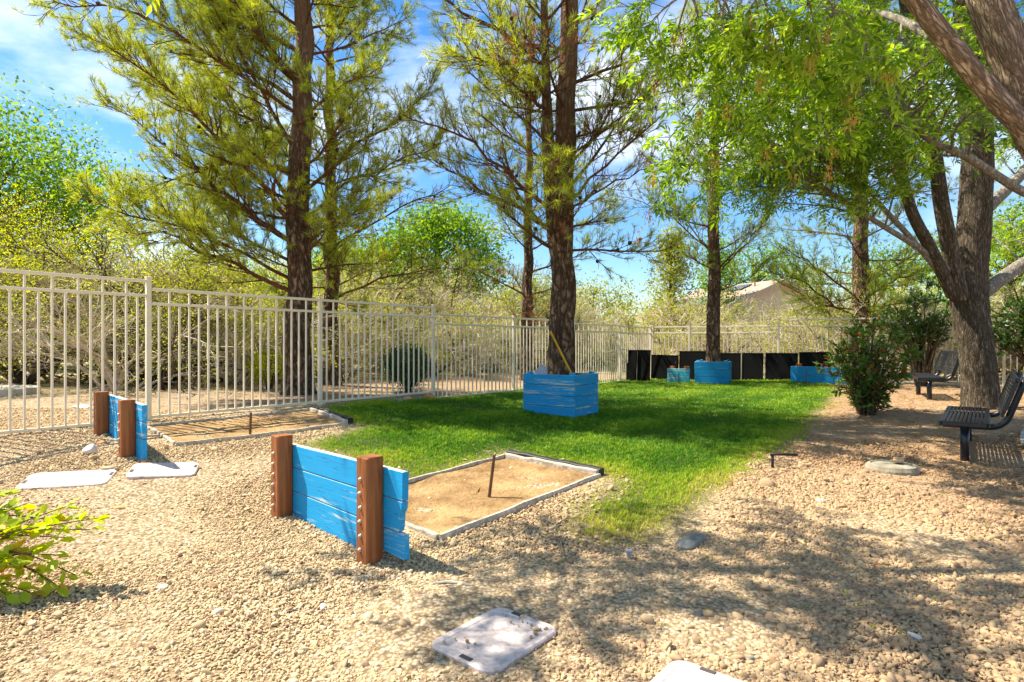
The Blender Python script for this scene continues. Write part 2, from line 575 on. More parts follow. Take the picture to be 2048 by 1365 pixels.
M_YEL = simple('yellow_handle', (.62, .36, .02), (.7, .42, .03), 7, rough=.4)
M_GREY = simple('grey_sheet_metal', (.3, .33, .36), (.38, .4, .43), 7, rough=.5, metallic=.3)
M_SOIL = simple('dark_soil', (.05, .032, .018), (.12, .08, .045), 20, rough=1, bs=1, bscale=30)
M_ROCKT = simple('tan_rock', (.42, .26, .13), (.58, .42, .26), 9, rough=.9, bs=.6, bscale=18, space='Object')
M_ROCKW = simple('pale_rock', (.58, .5, .42), (.76, .7, .62), 9, rough=.9, bs=.6, bscale=18)
M_ROCKG = simple('grey_rock', (.13, .13, .12), (.28, .27, .24), 9, rough=.85, bs=.6, bscale=18)
M_ROCKO = simple('orange_rock', (.5, .2, .07), (.62, .34, .16), 9, rough=.9, bs=.6, bscale=18)

# ------------------------------------------------------------------ ground sheet
def build_ground():
    def axis(lo, hi, step, far):
        c = np.arange(lo, hi + step / 2, step)
        o = []; s = step; p = hi
        while p < far: s *= 1.35; p += s; o.append(p)
        o2 = []; s = step; p = lo
        while p > -far: s *= 1.35; p -= s; o2.append(p)
        return np.concatenate([np.array(o2[::-1]), c, np.array(o)])
    xs = axis(-9, 11, .11, 900); ys = axis(.5, 18, .11, 900)
    X, Y = np.meshgrid(xs, ys)
    Z = gz(X, Y)
    # small hummocks
    rr = np.random.default_rng(3)
    for _ in range(60):
        k = rr.uniform(.6, 5, 2) * rr.choice([-1, 1], 2); ph = rr.uniform(0, 6.28)
        Z += .004 / np.hypot(*k) * np.sin(k[0] * X + k[1] * Y + ph) * (np.abs(X) < 40) * (np.abs(Y) < 40)
    ny, nx = X.shape
    V = np.stack([X, Y, Z], -1).reshape(-1, 3)
    i = np.arange((ny - 1) * nx).reshape(ny - 1, nx)[:, :-1].ravel()
    F = np.stack([i, i + 1, i + nx + 1, i + nx], 1)
    mb = MB(); mb.add(V, F)
    o = mb.obj('ground', M_GROUND, smooth=True)
    tag(o, kind='structure')
    x, y = V[:, 0], V[:, 1]
    z = np.zeros((len(V), 4)); z[:, 3] = 1
    ins = inpoly(x, y, LAWN); d = edge_dist(x, y, LAWN)
    z[:, 0] = np.where(ins, np.clip(d / .25, 0, 1), 0)
    # brown litter towards the right, under the big ash and the pine straw behind the side fence
    s = (x - 2.75) * .97 + (y - 6.1) * .25
    mu = np.clip(s / .7, 0, 1)
    sf = (x + 4.135) * .785 - (y - 6.823) * .62           # distance from the side fence
    beh = np.clip((-sf - .1) / .5, 0, 1) * np.clip((sf + 5.5) / 2.0, 0, 1) * (y > 6.5) * np.clip((x + 5.5) / 2, 0, 1)
    z[:, 1] = np.clip(np.maximum(mu, beh * .8), 0, 1)
    far = np.clip((-sf - 3.2) / 2.5, 0, 1)
    sb = (x - 3.95) * .522 + (y - 17.1) * .853
    z[:, 2] = np.clip(np.maximum(far, np.clip((sb - .2) / 1.0, 0, 1)), 0, 1)
    z[:, 1] *= (1 - z[:, 2])
    a = o.data.color_attributes.new('zone', 'FLOAT_COLOR', 'POINT')
    a.data.foreach_set('color', z.astype(np.float32).ravel())
    return o
build_ground()

def sheet(name, poly, m, lift, thick=0.0, kind='structure', res=None, ragged=0.0):
    """a sheet laid over the ground inside an outline"""
    poly = np.asarray(poly, float)
    # densify the outline
    pts = []
    for i in range(len(poly)):
        a, b = poly[i], poly[(i + 1) % len(poly)]
        n = max(1, int(np.linalg.norm(b - a) / .15))
        for k in range(n): pts.append(a + (b - a) * k / n)
    pts = np.array(pts)
    if ragged: pts = pts + np.random.default_rng(5).normal(0, ragged, pts.shape)
    c = pts.mean(0)
    rings = [pts * (1 - f) + c * f for f in (0, .04, .1, .17, .25, .33, .42, .51, .6, .7, .8, .9)]
    mb = MB(); n = len(pts)
    allv = []
    rs = np.random.default_rng(len(pts))
    for q, r in enumerate(rings):
        dent = 0 if thick or q == 0 else .006 * np.sin(r[:, 0] * 9 + 2 * np.sin(r[:, 1] * 7)) * np.sin(r[:, 1] * 11 + r[:, 0] * 4) + rs.normal(0, .0035, len(r)) + .012 * min(1, q / 3) * (-1)
        allv.append(np.column_stack([r, gz(r[:, 0], r[:, 1]) + lift + dent]))
    allv.append(np.array([[c[0], c[1], gz(c[0], c[1]) + lift]]))
    V = np.concatenate(allv); F = []
    for k in range(len(rings) - 1):
        for i in range(n):
            F.append([k*n+i, k*n+(i+1) % n, (k+1)*n+(i+1) % n, (k+1)*n+i])
    T = [[(len(rings)-1)*n+i, (len(rings)-1)*n+(i+1) % n, len(V)-1] for i in range(n)]
    mb.add(V, F); mb.F.setdefault(3, []).append(np.array(T))
    if thick:
        a = allv[0]; bt = a - np.array([0, 0, thick])
        k = mb.n
        mb.add(np.concatenate([a, bt]), [[i, i + n, (i + 1) % n + n, (i + 1) % n] for i in range(n)])
    o = mb.obj(name, m, smooth=False)
    for p in o.data.polygons: p.use_smooth = abs(p.normal.z) > .7
    tag(o, kind=kind)
    return o
sheet('sand_pit', PIT1, M_SAND, .022)
sheet('sand_pit', PIT2, M_SAND, .022)
_c = G(1350, 757); sheet('sand_pit', np.array([(4.0,15.1),(4.9,14.3),(5.3,14.9),(4.5,15.6)]), M_SAND, .02, ragged=.03)
sheet('sand_pit', np.array([(6.3,13.7),(7.1,12.9),(7.8,13.6),(7.0,14.4)]), M_SAND, .02, ragged=.03)
def quad_path(name, A, B, m, lift, thick):
    mb = MB(); n = len(A)
    VA = np.column_stack([A, gz(A[:, 0], A[:, 1]) + lift]); VB = np.column_stack([B, gz(B[:, 0], B[:, 1]) + lift])
    dn = np.array([0, 0, thick])
    V = np.concatenate([VA, VB, VA - dn, VB - dn])
    F = []
    for i in range(n - 1):
        F += [[i, i+1, n+i+1, n+i], [i, 2*n+i, 2*n+i+1, i+1], [n+i, n+i+1, 3*n+i+1, 3*n+i]]
    mb.add(V, np.array(F)[:, ::-1])
    o = mb.obj(name, m); tag(o, kind='structure'); return o
quad_path('path', PL, PR, M_CONC, .035, .15)
th = np.linspace(0, 2 * np.pi, 48, endpoint=False)
_s = sheet('path', SLAB_C + np.stack([np.cos(th), np.sin(th)], 1) * SLAB_R, M_SLAB, .11, thick=.2)

# ------------------------------------------------------------------ iron fences
def box_mesh(name, size, m, bev=0.0):
    mb = beveled_box(size, bev) if bev else MB().box((0, 0, 0), size)
    me = mb.mesh(name); me.materials.append(m); return me
_picks = {}
def picket_mesh(h):
    k = round(h, 3)
    if k not in _picks:
        me = MB().box((0, 0, h / 2), (.019, .019, h)).mesh('picket'); me.materials.append(M_FENCE); _picks[k] = me
    return _picks[k]
def fence(label, posts, panels):
    """posts: xy list; panels: (top, bottom) for each gap"""
    p0 = posts[0]
    root = thing('metal_fence', label, 'fence', (p0[0], p0[1], gz(*p0)))
    o0 = np.array([p0[0], p0[1], gz(*p0)])
    def put(name, me, loc, rz):
        o = link(name, me, root); o.location = np.asarray(loc) - o0; o.rotation_euler = (0, 0, rz); return o
    for i, p in enumerate(posts):
        tops = [panels[j][0] for j in (i - 1, i) if 0 <= j < len(panels)]
        zt = max(tops) + .015; zb = gz(*p) - .1
        d = np.subtract(posts[min(i + 1, len(posts) - 1)], posts[max(i - 1, 0)])
        rz = math.atan2(d[1], d[0])
        po = put('post', box_mesh('post', (.052, .052, zt - zb), M_FENCE, .004), (p[0], p[1], (zt + zb) / 2), rz)
        cp = link('post_cap', box_mesh('post_cap', (.06, .06, .014), M_FENCE, .003), po); cp.location = (0, 0, (zt - zb) / 2 + .007)
    for i, (zt, zb) in enumerate(panels):
        a = np.array(posts[i]); b = np.array(posts[i + 1]); d = b - a; Ln = np.linalg.norm(d); u = d / Ln
        rz = math.atan2(u[1], u[0]); mid = (a + b) / 2
        for z, hh in ((zt - .02, .034), (zt - .185, .032), (zb + .02, .032)):
            put('rail', box_mesh('rail', (Ln - .054, .034, hh), M_FENCE, .003), (mid[0], mid[1], z), rz)
        n = int(round(Ln / .112)) - 1
        for k in range(1, n + 1):
            q = a + u * Ln * k / (n + 1)
            long = (k % 2 == 0)
            ztop = zt - .04 if long else zt - .2
            put('picket', picket_mesh(ztop - zb - .0), (q[0], q[1], zb + .002), rz)
    return root
P0 = np.array([-4.135, 6.823])
side_posts = [P0 + FD * 2.24 * k for k in (-2, -1, 0, 1, 2, 3, 4, 5)] + [np.array([3.95, 17.1])]
side_panels = [(1.97, .38), (1.97, .36), (1.88, .385), (1.88, .385), (1.765, .27), (1.765, .27), (1.715, .225), (1.70, .22)]
fence('cream metal picket fence running along the left of the lawn', side_posts, side_panels)
BD = np.array([.853, -.522])
BK0 = np.array([3.95, 17.1])
back_posts = [BK0 + BD * t for t in (.06, 1.1, 3.36, 5.6, 7.86, 10.1, 12.3)]
fence('cream metal picket fence across the back behind the black panels', back_posts, [(1.71, .23), (1.70, .25), (1.85, .32), (1.76, .30), (1.74, .29), (1.74, .29)])

# ------------------------------------------------------------------ horseshoe backboards
def prism(outline, y0, y1, m, name, parent, wob=0.0):
    """outline in x,z extruded along y"""
    o = np.asarray(outline, float); n = len(o)
    a = np.column_stack([o[:, 0], np.full(n, y0), o[:, 1]]); b = np.column_stack([o[:, 0], np.full(n, y1), o[:, 1]])
    mb = MB(); mb.V.append(np.concatenate([a, b])); mb.n = 2 * n
    mb.faces(np.arange(n)); mb.faces(np.arange(n)[::-1] + n)
    for i in range(n):
        j = (i + 1) % n; mb.faces([i, i + n, j + n, j])
    ob = mb.obj(name, m, parent)
    bv = ob.modifiers.new('bevel', 'BEVEL'); bv.width = .004; bv.segments = 2; bv.limit_method = 'ANGLE'
    return ob
def bolt_mesh():
    mb = MB()
    th = np.arange(8) * np.pi / 4
    prof = [(.013, 0), (.013, -.003), (.0095, -.003), (.009, -.010), (.005, -.0135), (.0004, -.0145)]
    V = np.array([[r * math.cos(t), y, r * math.sin(t)] for r, y in prof for t in th])
    F = [[k*8+i, k*8+(i+1) % 8, (k+1)*8+(i+1) % 8, (k+1)*8+i] for k in range(len(prof)-1) for i in range(8)]
    mb.add(V, F); me = mb.mesh('bolt', True); me.materials.append(M_BOLT); return me
BOLT = bolt_mesh()
def post_mesh(h, s, seed):
    r = np.random.default_rng(seed)
    mb = MB(); k = 9
    b = .007
    sec = np.array([(-s+b,-s),(s-b,-s),(s,-s+b),(s,s-b),(s-b,s),(-s+b,s),(-s,s-b),(-s,-s+b)])
    zs = np.linspace(-.12, h - .006, k)
    V = []
    for z in zs:
        V.append(np.column_stack([sec + r.normal(0, .0009, sec.shape), np.full(8, z)]))
    V.append(np.column_stack([sec * .93, np.full(8, h)]))
    F = [[i*8+j, i*8+(j+1) % 8, (i+1)*8+(j+1) % 8, (i+1)*8+j] for i in range(k) for j in range(8)]
    mb.add(np.concatenate(V), F); mb.faces(np.arange(8) + k * 8)
    me = mb.mesh('post'); me.materials.append(M_WOOD); return me
def backboard(label, root_xy, ang, posts, planks, side, pmat, seed, ph, bolts=6):
    x, y = root_xy
    z0 = gz(x, y)
    root = thing('horseshoe_backboard', label, 'backboard', (x, y, z0), ang, 'horseshoe backboards')
    c, s = math.cos(ang), math.sin(ang)
    for k, t in enumerate(posts):
        zz = gz(x + c * t, y + s * t) - z0
        h = ph[k]
        po = link('post', post_mesh(h, .056, seed + k), root)
        po.location = (t, side * .079, zz)
        if side < 0:
            for q in range(bolts):
                bo = link('bolt', BOLT, po)
                bo.location = (-.012 + (q % 2) * .006, -.0565, .075 + (h - .2) * q / (bolts - 1))
    for outline in planks:
        prism(outline, -.021, .021, pmat, 'plank', root)
    return root
A1 = math.atan2(U[1], U[0])
back_n = np.array([.709, .705])
r1 = np.array([-1.63, 4.25]) + back_n * .079
backboard('near blue three-plank horseshoe backboard with two bolted brown posts', r1, A1, (0, 1.16),
    [[(-.045,.335),(1.398,.345),(1.402,.505),(.6,.497),(-.045,.49)],
     [(-.045,.17),(1.355,.165),(1.366,.20),(1.372,.27),(1.392,.30),(1.396,.339),(-.045,.329)],
     [(-.045,-.05),(.9,-.06),(1.2,.03),(1.41,.022),(1.405,.158),(-.045,.164)]], -1, M_BLUE, 11, (.565, .60))
r2 = np.array([-4.1, 5.99]) + back_n * .079
backboard('smaller looking blue horseshoe backboard with brown posts beside the left fence', r2, A1, (0, 1.02),
    [[(-.05,.26),(1.27,.24),(1.27,.385),(-.05,.395)], [(-.05,.12),(1.262,.09),(1.265,.234),(-.05,.254)], [(-.05,-.06),(1.262,-.09),(1.26,.084),(-.05,.114)]], -1, M_BLUEW, 21, (.43, .49), bolts=5)
backboard('faded teal horseshoe backboard low against the black panels, left of the far planter', (4.02, 15.5), A1, (.1, .5),
    [[(0,.19),(.62,.19),(.62,.37),(0,.37)], [(0,-.03),(.62,-.03),(.62,.185),(0,.185)]], 1, M_TEAL, 31, (.43, .43))
backboard('far right blue horseshoe backboard half hidden by the leafy shrub', (6.83, 14.7), A1, (.17, 1.15),
    [[(0,.2),(1.35,.2),(1.35,.4),(0,.4)], [(0,-.03),(1.35,-.03),(1.35,.195),(0,.195)]], 1, M_BLUE2, 41, (.46, .44))

# ------------------------------------------------------------------ pit borders and stakes
def timber(a, b, w, h, m, name, parent, o0, seed, lift=0.0, bow=.012):
    r = np.random.default_rng(seed); n = 10
    a = np.array(a); b = np.array(b); d = b - a; u = d / np.linalg.norm(d); v = np.array([-u[1], u[0]])
    mb = MB(); V = []
    for i in range(n):
        t = i / (n - 1); c = a + d * t + v * bow * math.sin(t * math.pi) * r.choice([-1, 1]) * .3
        z = gz(*c) + lift + r.normal(0, .003)
        for s1, z1 in ((-1, -.08), (1, -.08), (1, h - .008), (.7, h), (-.7, h), (-1, h - .008)):
            q = c + v * s1 * w / 2
            V.append((q[0] - o0[0], q[1] - o0[1], z + z1 - o0[2]))
    F = [[i*6+j, i*6+(j+1) % 6, (i+1)*6+(j+1) % 6, (i+1)*6+j] for i in range(n-1) for j in range(6)]
    mb.add(V, F); mb.faces(np.arange(6)[::-1]); mb.faces(np.arange(6) + (n-1)*6)
    return mb.obj(name, m, parent)
def pit_border(label, Q, seed):
    o0 = np.array([Q[0][0], Q[0][1], gz(*Q[0])])
    root = thing('pit_border', label, 'pit border', o0, 0, 'timber borders of the horseshoe pits')
    A, B, Cc, D = [np.array(q) for q in Q]
    ab = (B - A) / np.linalg.norm(B - A); bc = (Cc - B) / np.linalg.norm(Cc - B)
    timber(A, B, .03, .034, M_GREYWOOD, 'edging_board', root, o0, seed)
    timber(D, Cc, .03, .045, M_GREYWOOD, 'edging_board', root, o0, seed + 1)
    timber(A + bc * .02, D - bc * .02, .03, .032, M_GREYWOOD, 'edging_board', root, o0, seed + 2)
    timber(B + bc * .02, Cc - bc * .02, .04, .06, M_GREYWOOD, 'edging_board', root, o0, seed + 3)
    timber(B + ab * .06 + bc * .01, Cc + ab * .06, .075, .075, M_BLACKP, 'plastic_liner', root, o0, seed + 4, bow=.03)
    return root
pit_border('grey timber border of the sand pit behind the near blue backboard', PIT1, 51)
pit_border('grey timber border of the sand pit in the shade by the left fence', PIT2, 61)
def stake(label, xy, h, lean, r=.013):
    z = gz(*xy)
    mb = MB(); top = np.array([lean[0], lean[1], h])
    pts = np.array([[-lean[0]*.15, -lean[1]*.15, -.1], [0, 0, 0], top * .5, top])
    tubes(mb, pts, np.array([r]*4), 10, cap=True)
    o = mb.obj('steel_stake', M_STEEL, smooth=False); o.location = (xy[0], xy[1], z)
    tag(o, label, 'stake', 'horseshoe stakes')
_g = G(978, 997); stake('rusty steel stake in the near sand pit, leaning a little', _g[:2], .33, (.04, .02))
_g = G(500, 875); stake('rusty steel stake in the shaded sand pit by the left fence', _g[:2], .26, (.01, 0))
stake('thin steel stake in front of the faded teal backboard', (4.13, 14.85), .28, (0, 0), .011)
stake('thin steel stake in front of the far right blue backboard', (6.72, 13.7), .36, (0, 0), .011)

# ------------------------------------------------------------------ tree planters
def planter(label, centre, ang, sx, sy, h, rows, mats, seed):
    z0 = gz(*centre)
    root = thing('wooden_planter', label, 'planter', (centre[0], centre[1], z0), ang, 'blue tree planters')
    ph = h / rows; r = np.random.default_rng(seed)
    for k in range(rows):
        z = ph * (k + .5) - .015
        for (ax, sg) in ((0, -1), (0, 1), (1, -1), (1, 1)):
            if ax == 0: size = (sx, .036, ph - .005); loc = (r.normal(0, .002), sg * (sy / 2 - .018), z)
            else: size = (sy - .074, .036, ph - .005); loc = (sg * (sx / 2 - .019) + r.normal(0, .0015), 0, z)
            me = beveled_box(size, .004).mesh('plank'); me.materials.append(mats[0] if (ax, sg) == (0, -1) else mats[1])
            o = link('plank', me, root); o.location = loc
            if ax: o.rotation_euler = (0, 0, math.pi / 2)
    for a in (-1, 1):
        for b in (-1, 1):
            me = beveled_box((.07, .07, h + .035), .004).mesh('corner_post'); me.materials.append(mats[1])
            o = link('corner_post', me, root); o.location = (a * (sx / 2 - .075), b * (sy / 2 - .075), (h + .035) / 2 - .02)
    mb = MB(); n = 12
    gx = np.linspace(-sx/2+.04, sx/2-.04, n); gy = np.linspace(-sy/2+.04, sy/2-.04, n)
    X, Y = np.meshgrid(gx, gy); Z = h - .16 + r.normal(0, .008, X.shape)
    i = np.arange((n-1)*n).reshape(n-1, n)[:, :-1].ravel()
    mb.add(np.stack([X, Y, Z], -1).reshape(-1, 3), np.stack([i, i+1, i+n+1, i+n], 1)); mb.obj('soil', M_SOIL, root, True)
    return root
PE1 = np.array([-.81, .586]); PE2 = np.array([.586, .81])
PF = np.array([.9, 8.68])
PLC = PF + PE1 * .45 + PE2 * .37
planter('large near blue plank planter box around the forked pine trunk', PLC, math.atan2(-PE1[1], -PE1[0]), .90, .74, .625, 4, (M_BLUEW, M_BLUE), 71)
PF2 = np.array([5.22, 14.55])
E1 = np.array([-.90, .436]); E2 = np.array([.436, .90])
PLC2 = PF2 + E1 * .37 + E2 * .35
planter('small far blue planter box around the slim pine by the black panels', PLC2, math.atan2(-E1[1], -E1[0]), .80, .70, .56, 3, (M_BLUE2, M_BLUE2), 81)
# tool handle and metal sheet in the near planter
mb = MB(); a = P(1145, 752, 8.95); b = P(1101, 664, 8.75); a = a + (a - b) * .12
tubes(mb, np.array([a, a + (b - a) * .5, b]) - a, np.array([.016]*3), 10, cap=True)
o = mb.obj('tool_handle', M_YEL); o.location = a; tag(o, 'yellow tool handle leaning on the pine trunk in the near planter', 'tool handle')
c = P(1083, 745, 9.32)
mb = MB(); out = [(-.12,-.12),(.14,-.12),(.13,.03),(.02,.125),(-.01,.12),(-.12,.02)]
oo = np.array(out); n = len(oo)
mb.V.append(np.concatenate([np.column_stack([oo[:,0], np.full(n,-.004), oo[:,1]]), np.column_stack([oo[:,0], np.full(n,.004), oo[:,1]])])); mb.n = 2*n
mb.faces(np.arange(n)); mb.faces(np.arange(n)[::-1]+n)
for i in range(n): mb.faces([i, i+n, (i+1)%n+n, (i+1)%n])
o = mb.obj('metal_sheet', M_GREY); o.location = c; o.rotation_euler = (-.35, 0, -.5); tag(o, 'grey metal sheet sticking out of the near blue planter', 'metal sheet')
# strap hanging over the far planter
mb = MB(); q = PLC2 + E2 * -.1 - E1 * .36; z = gz(*PLC2)
tubes(mb, np.array([[0,0,0],[.03,.0,.05],[.09,-.01,.03],[.11,-.02,-.06],[.10,-.03,-.16],[.08,-.03,-.2]]), np.array([.014]*6), 8, cap=True)
o = mb.obj('rubber_strap', M_BLACKP, smooth=True); o.location = (q[0], q[1], z + .55); tag(o, 'black strap hanging over the side of the far blue planter', 'strap')

# ------------------------------------------------------------------ black panels along the back fence
def black_panel(label, pxl, pxr, pyt, off, seed, side=False):
    r = np.random.default_rng(seed)
    base0 = (np.array([2.2, 14.885]) if side else BK0) 
    dd = FD if side else BD
    nrm = np.array([.785, -.62]) if side else np.array([-.522, -.853])
    o_ = base0 + nrm * off
    def t_at(px):
        k = (px - 1024) / 1200
        return (k * o_[1] - o_[0]) / (dd[0] - k * dd[1])
    t0, t1 = sorted((t_at(pxl), t_at(pxr)))
    mid = o_ + dd * (t0 + t1) / 2; w = abs(t1 - t0) - .012
    z0 = gz(*mid) - .01
    zt = CAMZ - (pyt - 686) / 1200 * mid[1]
    h = zt - z0
    mb = beveled_box((w, .03, h), .006)
    o = mb.obj('black_panel', M_RUBBER)
    o.rotation_euler = (-.07 if not side else .07, r.normal(0, .008), math.atan2(dd[1], dd[0]))
    o.location = (mid[0], mid[1], z0 + h / 2 - .004)
    tag(o, label, 'panel', 'black panels leaning along the back fence')
    rim = beveled_box((w + .004, .036, .03), .004).obj('rim', M_RUBBER, o); rim.location = (0, 0, h / 2 - .02)
    for sx in (-1, 1):
        bt = beveled_box((.025, .04, h - .05), .004).obj('batten', M_RUBBER, o); bt.location = (sx * (w / 2 - .03), 0, -.02)
    return o
black_panel('narrow black panel at the left end of the row', 1253, 1274, 700, 1.42, 1)
black_panel('tall black panel second from the left end of the row', 1274, 1301, 700, 1.38, 2)
black_panel('low wide black panel behind the teal backboard', 1302, 1357, 710, .24, 3)
black_panel('black panel directly behind the far pine trunk', 1358, 1421, 702, .27, 4)
black_panel('black panel just right of the far pine trunk', 1424, 1482, 706, .24, 5)
black_panel('black panel right of the far planter, before the pale gap', 1483, 1527, 706, .28, 6)
black_panel('black panel just left of the far right blue backboard', 1530, 1596, 706, .25, 7)
black_panel('black panel behind the far right blue backboard', 1598, 1664, 704, .28, 8)

# ------------------------------------------------------------------ benches
def bench(label, corner, a, Ln, z0):
    ang = math.atan2(a[1], a[0])
    root = thing('park_bench', label, 'bench', (corner[0], corner[1], z0), ang, 'black metal park benches')
    sw = .40; zt = .435
    n = 11
    me = box_mesh('seat_slat', (Ln - .05, .024, .012), M_BENCH, .003)
    for k in range(n):
        o = link('seat_slat', me, root); o.location = (Ln/2, -.028 - (sw - .056) * k / (n - 1), zt - .006)
    mc = box_mesh('cross_bar', (.02, sw - .03, .010), M_BENCH)
    for k in range(9):
        o = link('cross_bar', mc, root); o.location = (.08 + (Ln - .16) * k / 8, -sw/2, zt - .017)
    for nm, sz, lc in (('seat_rim', (Ln, .026, .045), (Ln/2, -.004, zt - .022)), ('seat_rim', (Ln, .026, .045), (Ln/2, -sw + .004, zt - .022)),
                       ('seat_rim', (.026, sw - .034, .045), (.013, -sw/2, zt - .022)), ('seat_rim', (.026, sw - .034, .045), (Ln - .013, -sw/2, zt - .022))):
        o = link(nm, box_mesh(nm, sz, M_BENCH, .008), root); o.location = lc
    # reclined back
    th = math.radians(18)
    bw = .36
    by, bz = -.50, .53
    br = thing_part = link('backrest', box_mesh('backrest', (Ln, .028, .04), M_BENCH, .008), root)
    br.location = (Ln/2, by - math.sin(th) * bw, bz + math.cos(th) * bw); br.rotation_euler = (th, 0, 0)
    lo = link('backrest', box_mesh('backrest', (Ln, .028, .04), M_BENCH, .008), root); lo.location = (Ln/2, by, bz); lo.rotation_euler = (th, 0, 0)
    ms = box_mesh('back_slat', (Ln - .05, .012, .022), M_BENCH, .003)
    for k in range(9):
        f = (k + 1) / 10
        o = link('back_slat', ms, root); o.location = (Ln/2, by - math.sin(th) * bw * f, bz + math.cos(th) * bw * f); o.rotation_euler = (th, 0, 0)
    mend = box_mesh('back_end', (.026, .03, bw - .04), M_BENCH, .006)
    for x in (.013, Ln - .013):
        o = link('back_end', mend, root); o.location = (x, by - math.sin(th) * bw / 2, bz + math.cos(th) * bw / 2); o.rotation_euler = (th, 0, 0)
    for x in (.28, Ln - .28):
        mb = MB()
        pts = [(x, -.02, .375), (x, -.2, .372), (x, -.36, .372)]
        for k in range(7):
            f = k / 6 * math.radians(72)
            pts.append((x, -.40 - .16 * math.sin(f), .375 + .16 * (1 - math.cos(f))))
        e = np.array(pts[-1]); d = np.array([0, -math.sin(th), math.cos(th)])
        pts += [tuple(e + d * .12), tuple(e + d * .30), tuple(e + d * .42)]
        pts = np.array(pts)
        tubes(mb, pts, np.full(len(pts), .03), 12, cap=True)
        mb.obj('support_arm', M_BENCH, root, True)
        lg = MB(); x1, y1 = corner[0] + a[0]*x + a[1]*.2, corner[1] + a[1]*x - a[0]*.2
        zg = gz(x1, y1) - z0 - .12
        tubes(lg, np.array([[x, -.2, zg], [x, -.2, .2], [x, -.2, .36]]), np.full(3, .04), 14, cap=True)
        lo_ = lg.obj('leg', M_BENCH, root, True)
    return root
bench('black metal bench at the right edge beside the curved path', (4.36, 6.12), FD / np.linalg.norm(FD), 1.85, gz(4.68, 6.18))
bench('black slatted bench half hidden behind the big ash trunk', (7.18, 10.6), norm([.45, .89]), 1.85, gz(7.9, 11))

# ------------------------------------------------------------------ lids, valve cover, pipe, sprinkler
def lid(label, c, ang, Ln, Wd, tilt=(0, 0), lift=.022):
    z = gz(*c)
    root = thing('plastic_lid', label, 'lid', (c[0], c[1], z + lift), ang, 'white plastic lids used as stepping pads')
    gx_ = (gz(c[0] + .2, c[1]) - gz(c[0] - .2, c[1])) / .4; gy_ = (gz(c[0], c[1] + .2) - gz(c[0], c[1] - .2)) / .4
    nv = Vector((-gx_, -gy_, 1)).normalized()
    root.rotation_euler = (Vector((0, 0, 1)).rotation_difference(nv).to_matrix() @ Matrix.Rotation(ang, 3, 'Z')).to_euler()
    def rr(sx, sy, r, n=6):
        pts = []
        for (cx, cy, a0) in ((sx-r, sy-r, 0), (-sx+r, sy-r, 90), (-sx+r, -sy+r, 180), (sx-r, -sy+r, 270)):
            for k in range(n + 1):
                t = math.radians(a0 + 90 * k / n); pts.append((cx + r*math.cos(t), cy + r*math.sin(t)))
        return np.array(pts)
    rings = [(rr(Ln/2, Wd/2, .06), -.03), (rr(Ln/2, Wd/2, .06), -.006), (rr(Ln/2-.006, Wd/2-.006, .056), 0), (rr(Ln/2-.035, Wd/2-.035, .035), 0), (rr(Ln/2-.042, Wd/2-.042, .03), -.004)]
    n = len(rings[0][0]); V = np.concatenate([np.column_stack([p, np.full(n, z_)]) for p, z_ in rings])
    mb = MB(); F = [[k*n+i, k*n+(i+1)%n, (k+1)*n+(i+1)%n, (k+1)*n+i] for k in range(4) for i in range(n)]
    mb.add(V, F); mb.faces(np.arange(n) + 4*n)
    mb.obj('lid_body', M_LID, root)
    for (hx, hy, rz) in ((Ln/2-.022, .05, math.pi/2), (-Ln/2+.022, -.03, math.pi/2)):
        h = link('handle_slot', box_mesh('handle_slot', (.06, .022, .008), M_LIDHOLE, .003), root); h.location = (hx, hy, -.0005); h.rotation_euler = (0, 0, rz)
    return root
lid('white plastic lid lying in the gravel at the bottom centre', (-.07, 2.53), math.atan2(.3, .25), .46, .36)
lid('white plastic lid cut off by the bottom edge of the picture', (.64, 2.06), math.atan2(.3, .25), .46, .38)
lid('sunlit white lid in the gravel, left of its pair near the left plant', (-3.49, 4.72), .30, .60, .32, lift=.02)
lid('sunlit white lid in the gravel, right of its pair nearer the blue backboard', (-2.90, 5.0), .35, .50, .32, lift=.034)

def lathe(prof, n=28):
    th = np.arange(n) * 2 * np.pi / n
    V = np.array([[r*math.cos(t), r*math.sin(t), z] for r, z in prof for t in th])
    mb = MB(); F = [[k*n+i, k*n+(i+1)%n, (k+1)*n+(i+1)%n, (k+1)*n+i] for k in range(len(prof)-1) for i in range(n)]
    mb.add(V, F); mb.faces(np.arange(n) + (len(prof)-1)*n)
    return mb
vc = np.array([3.61, 5.7]); z = gz(*vc)
root = thing('valve_cover', 'round concrete utility cover sunk in the brown gravel with a stone on it', 'utility cover', (vc[0], vc[1], z + .02))
M_COVER = simple('aged_concrete_cover', (.20, .17, .12), (.36, .32, .24), 8, rough=.9, bs=.5, bscale=40)
lathe([(.225, -.08), (.222, .01), (.205, .045), (.185, .052), (.178, .05), (.176, .03)]).obj('ring', M_COVER, root)
lathe([(.174, .02), (.172, .042), (.16, .046), (.02, .048)]).obj('cover_plate', M_COVER, root)

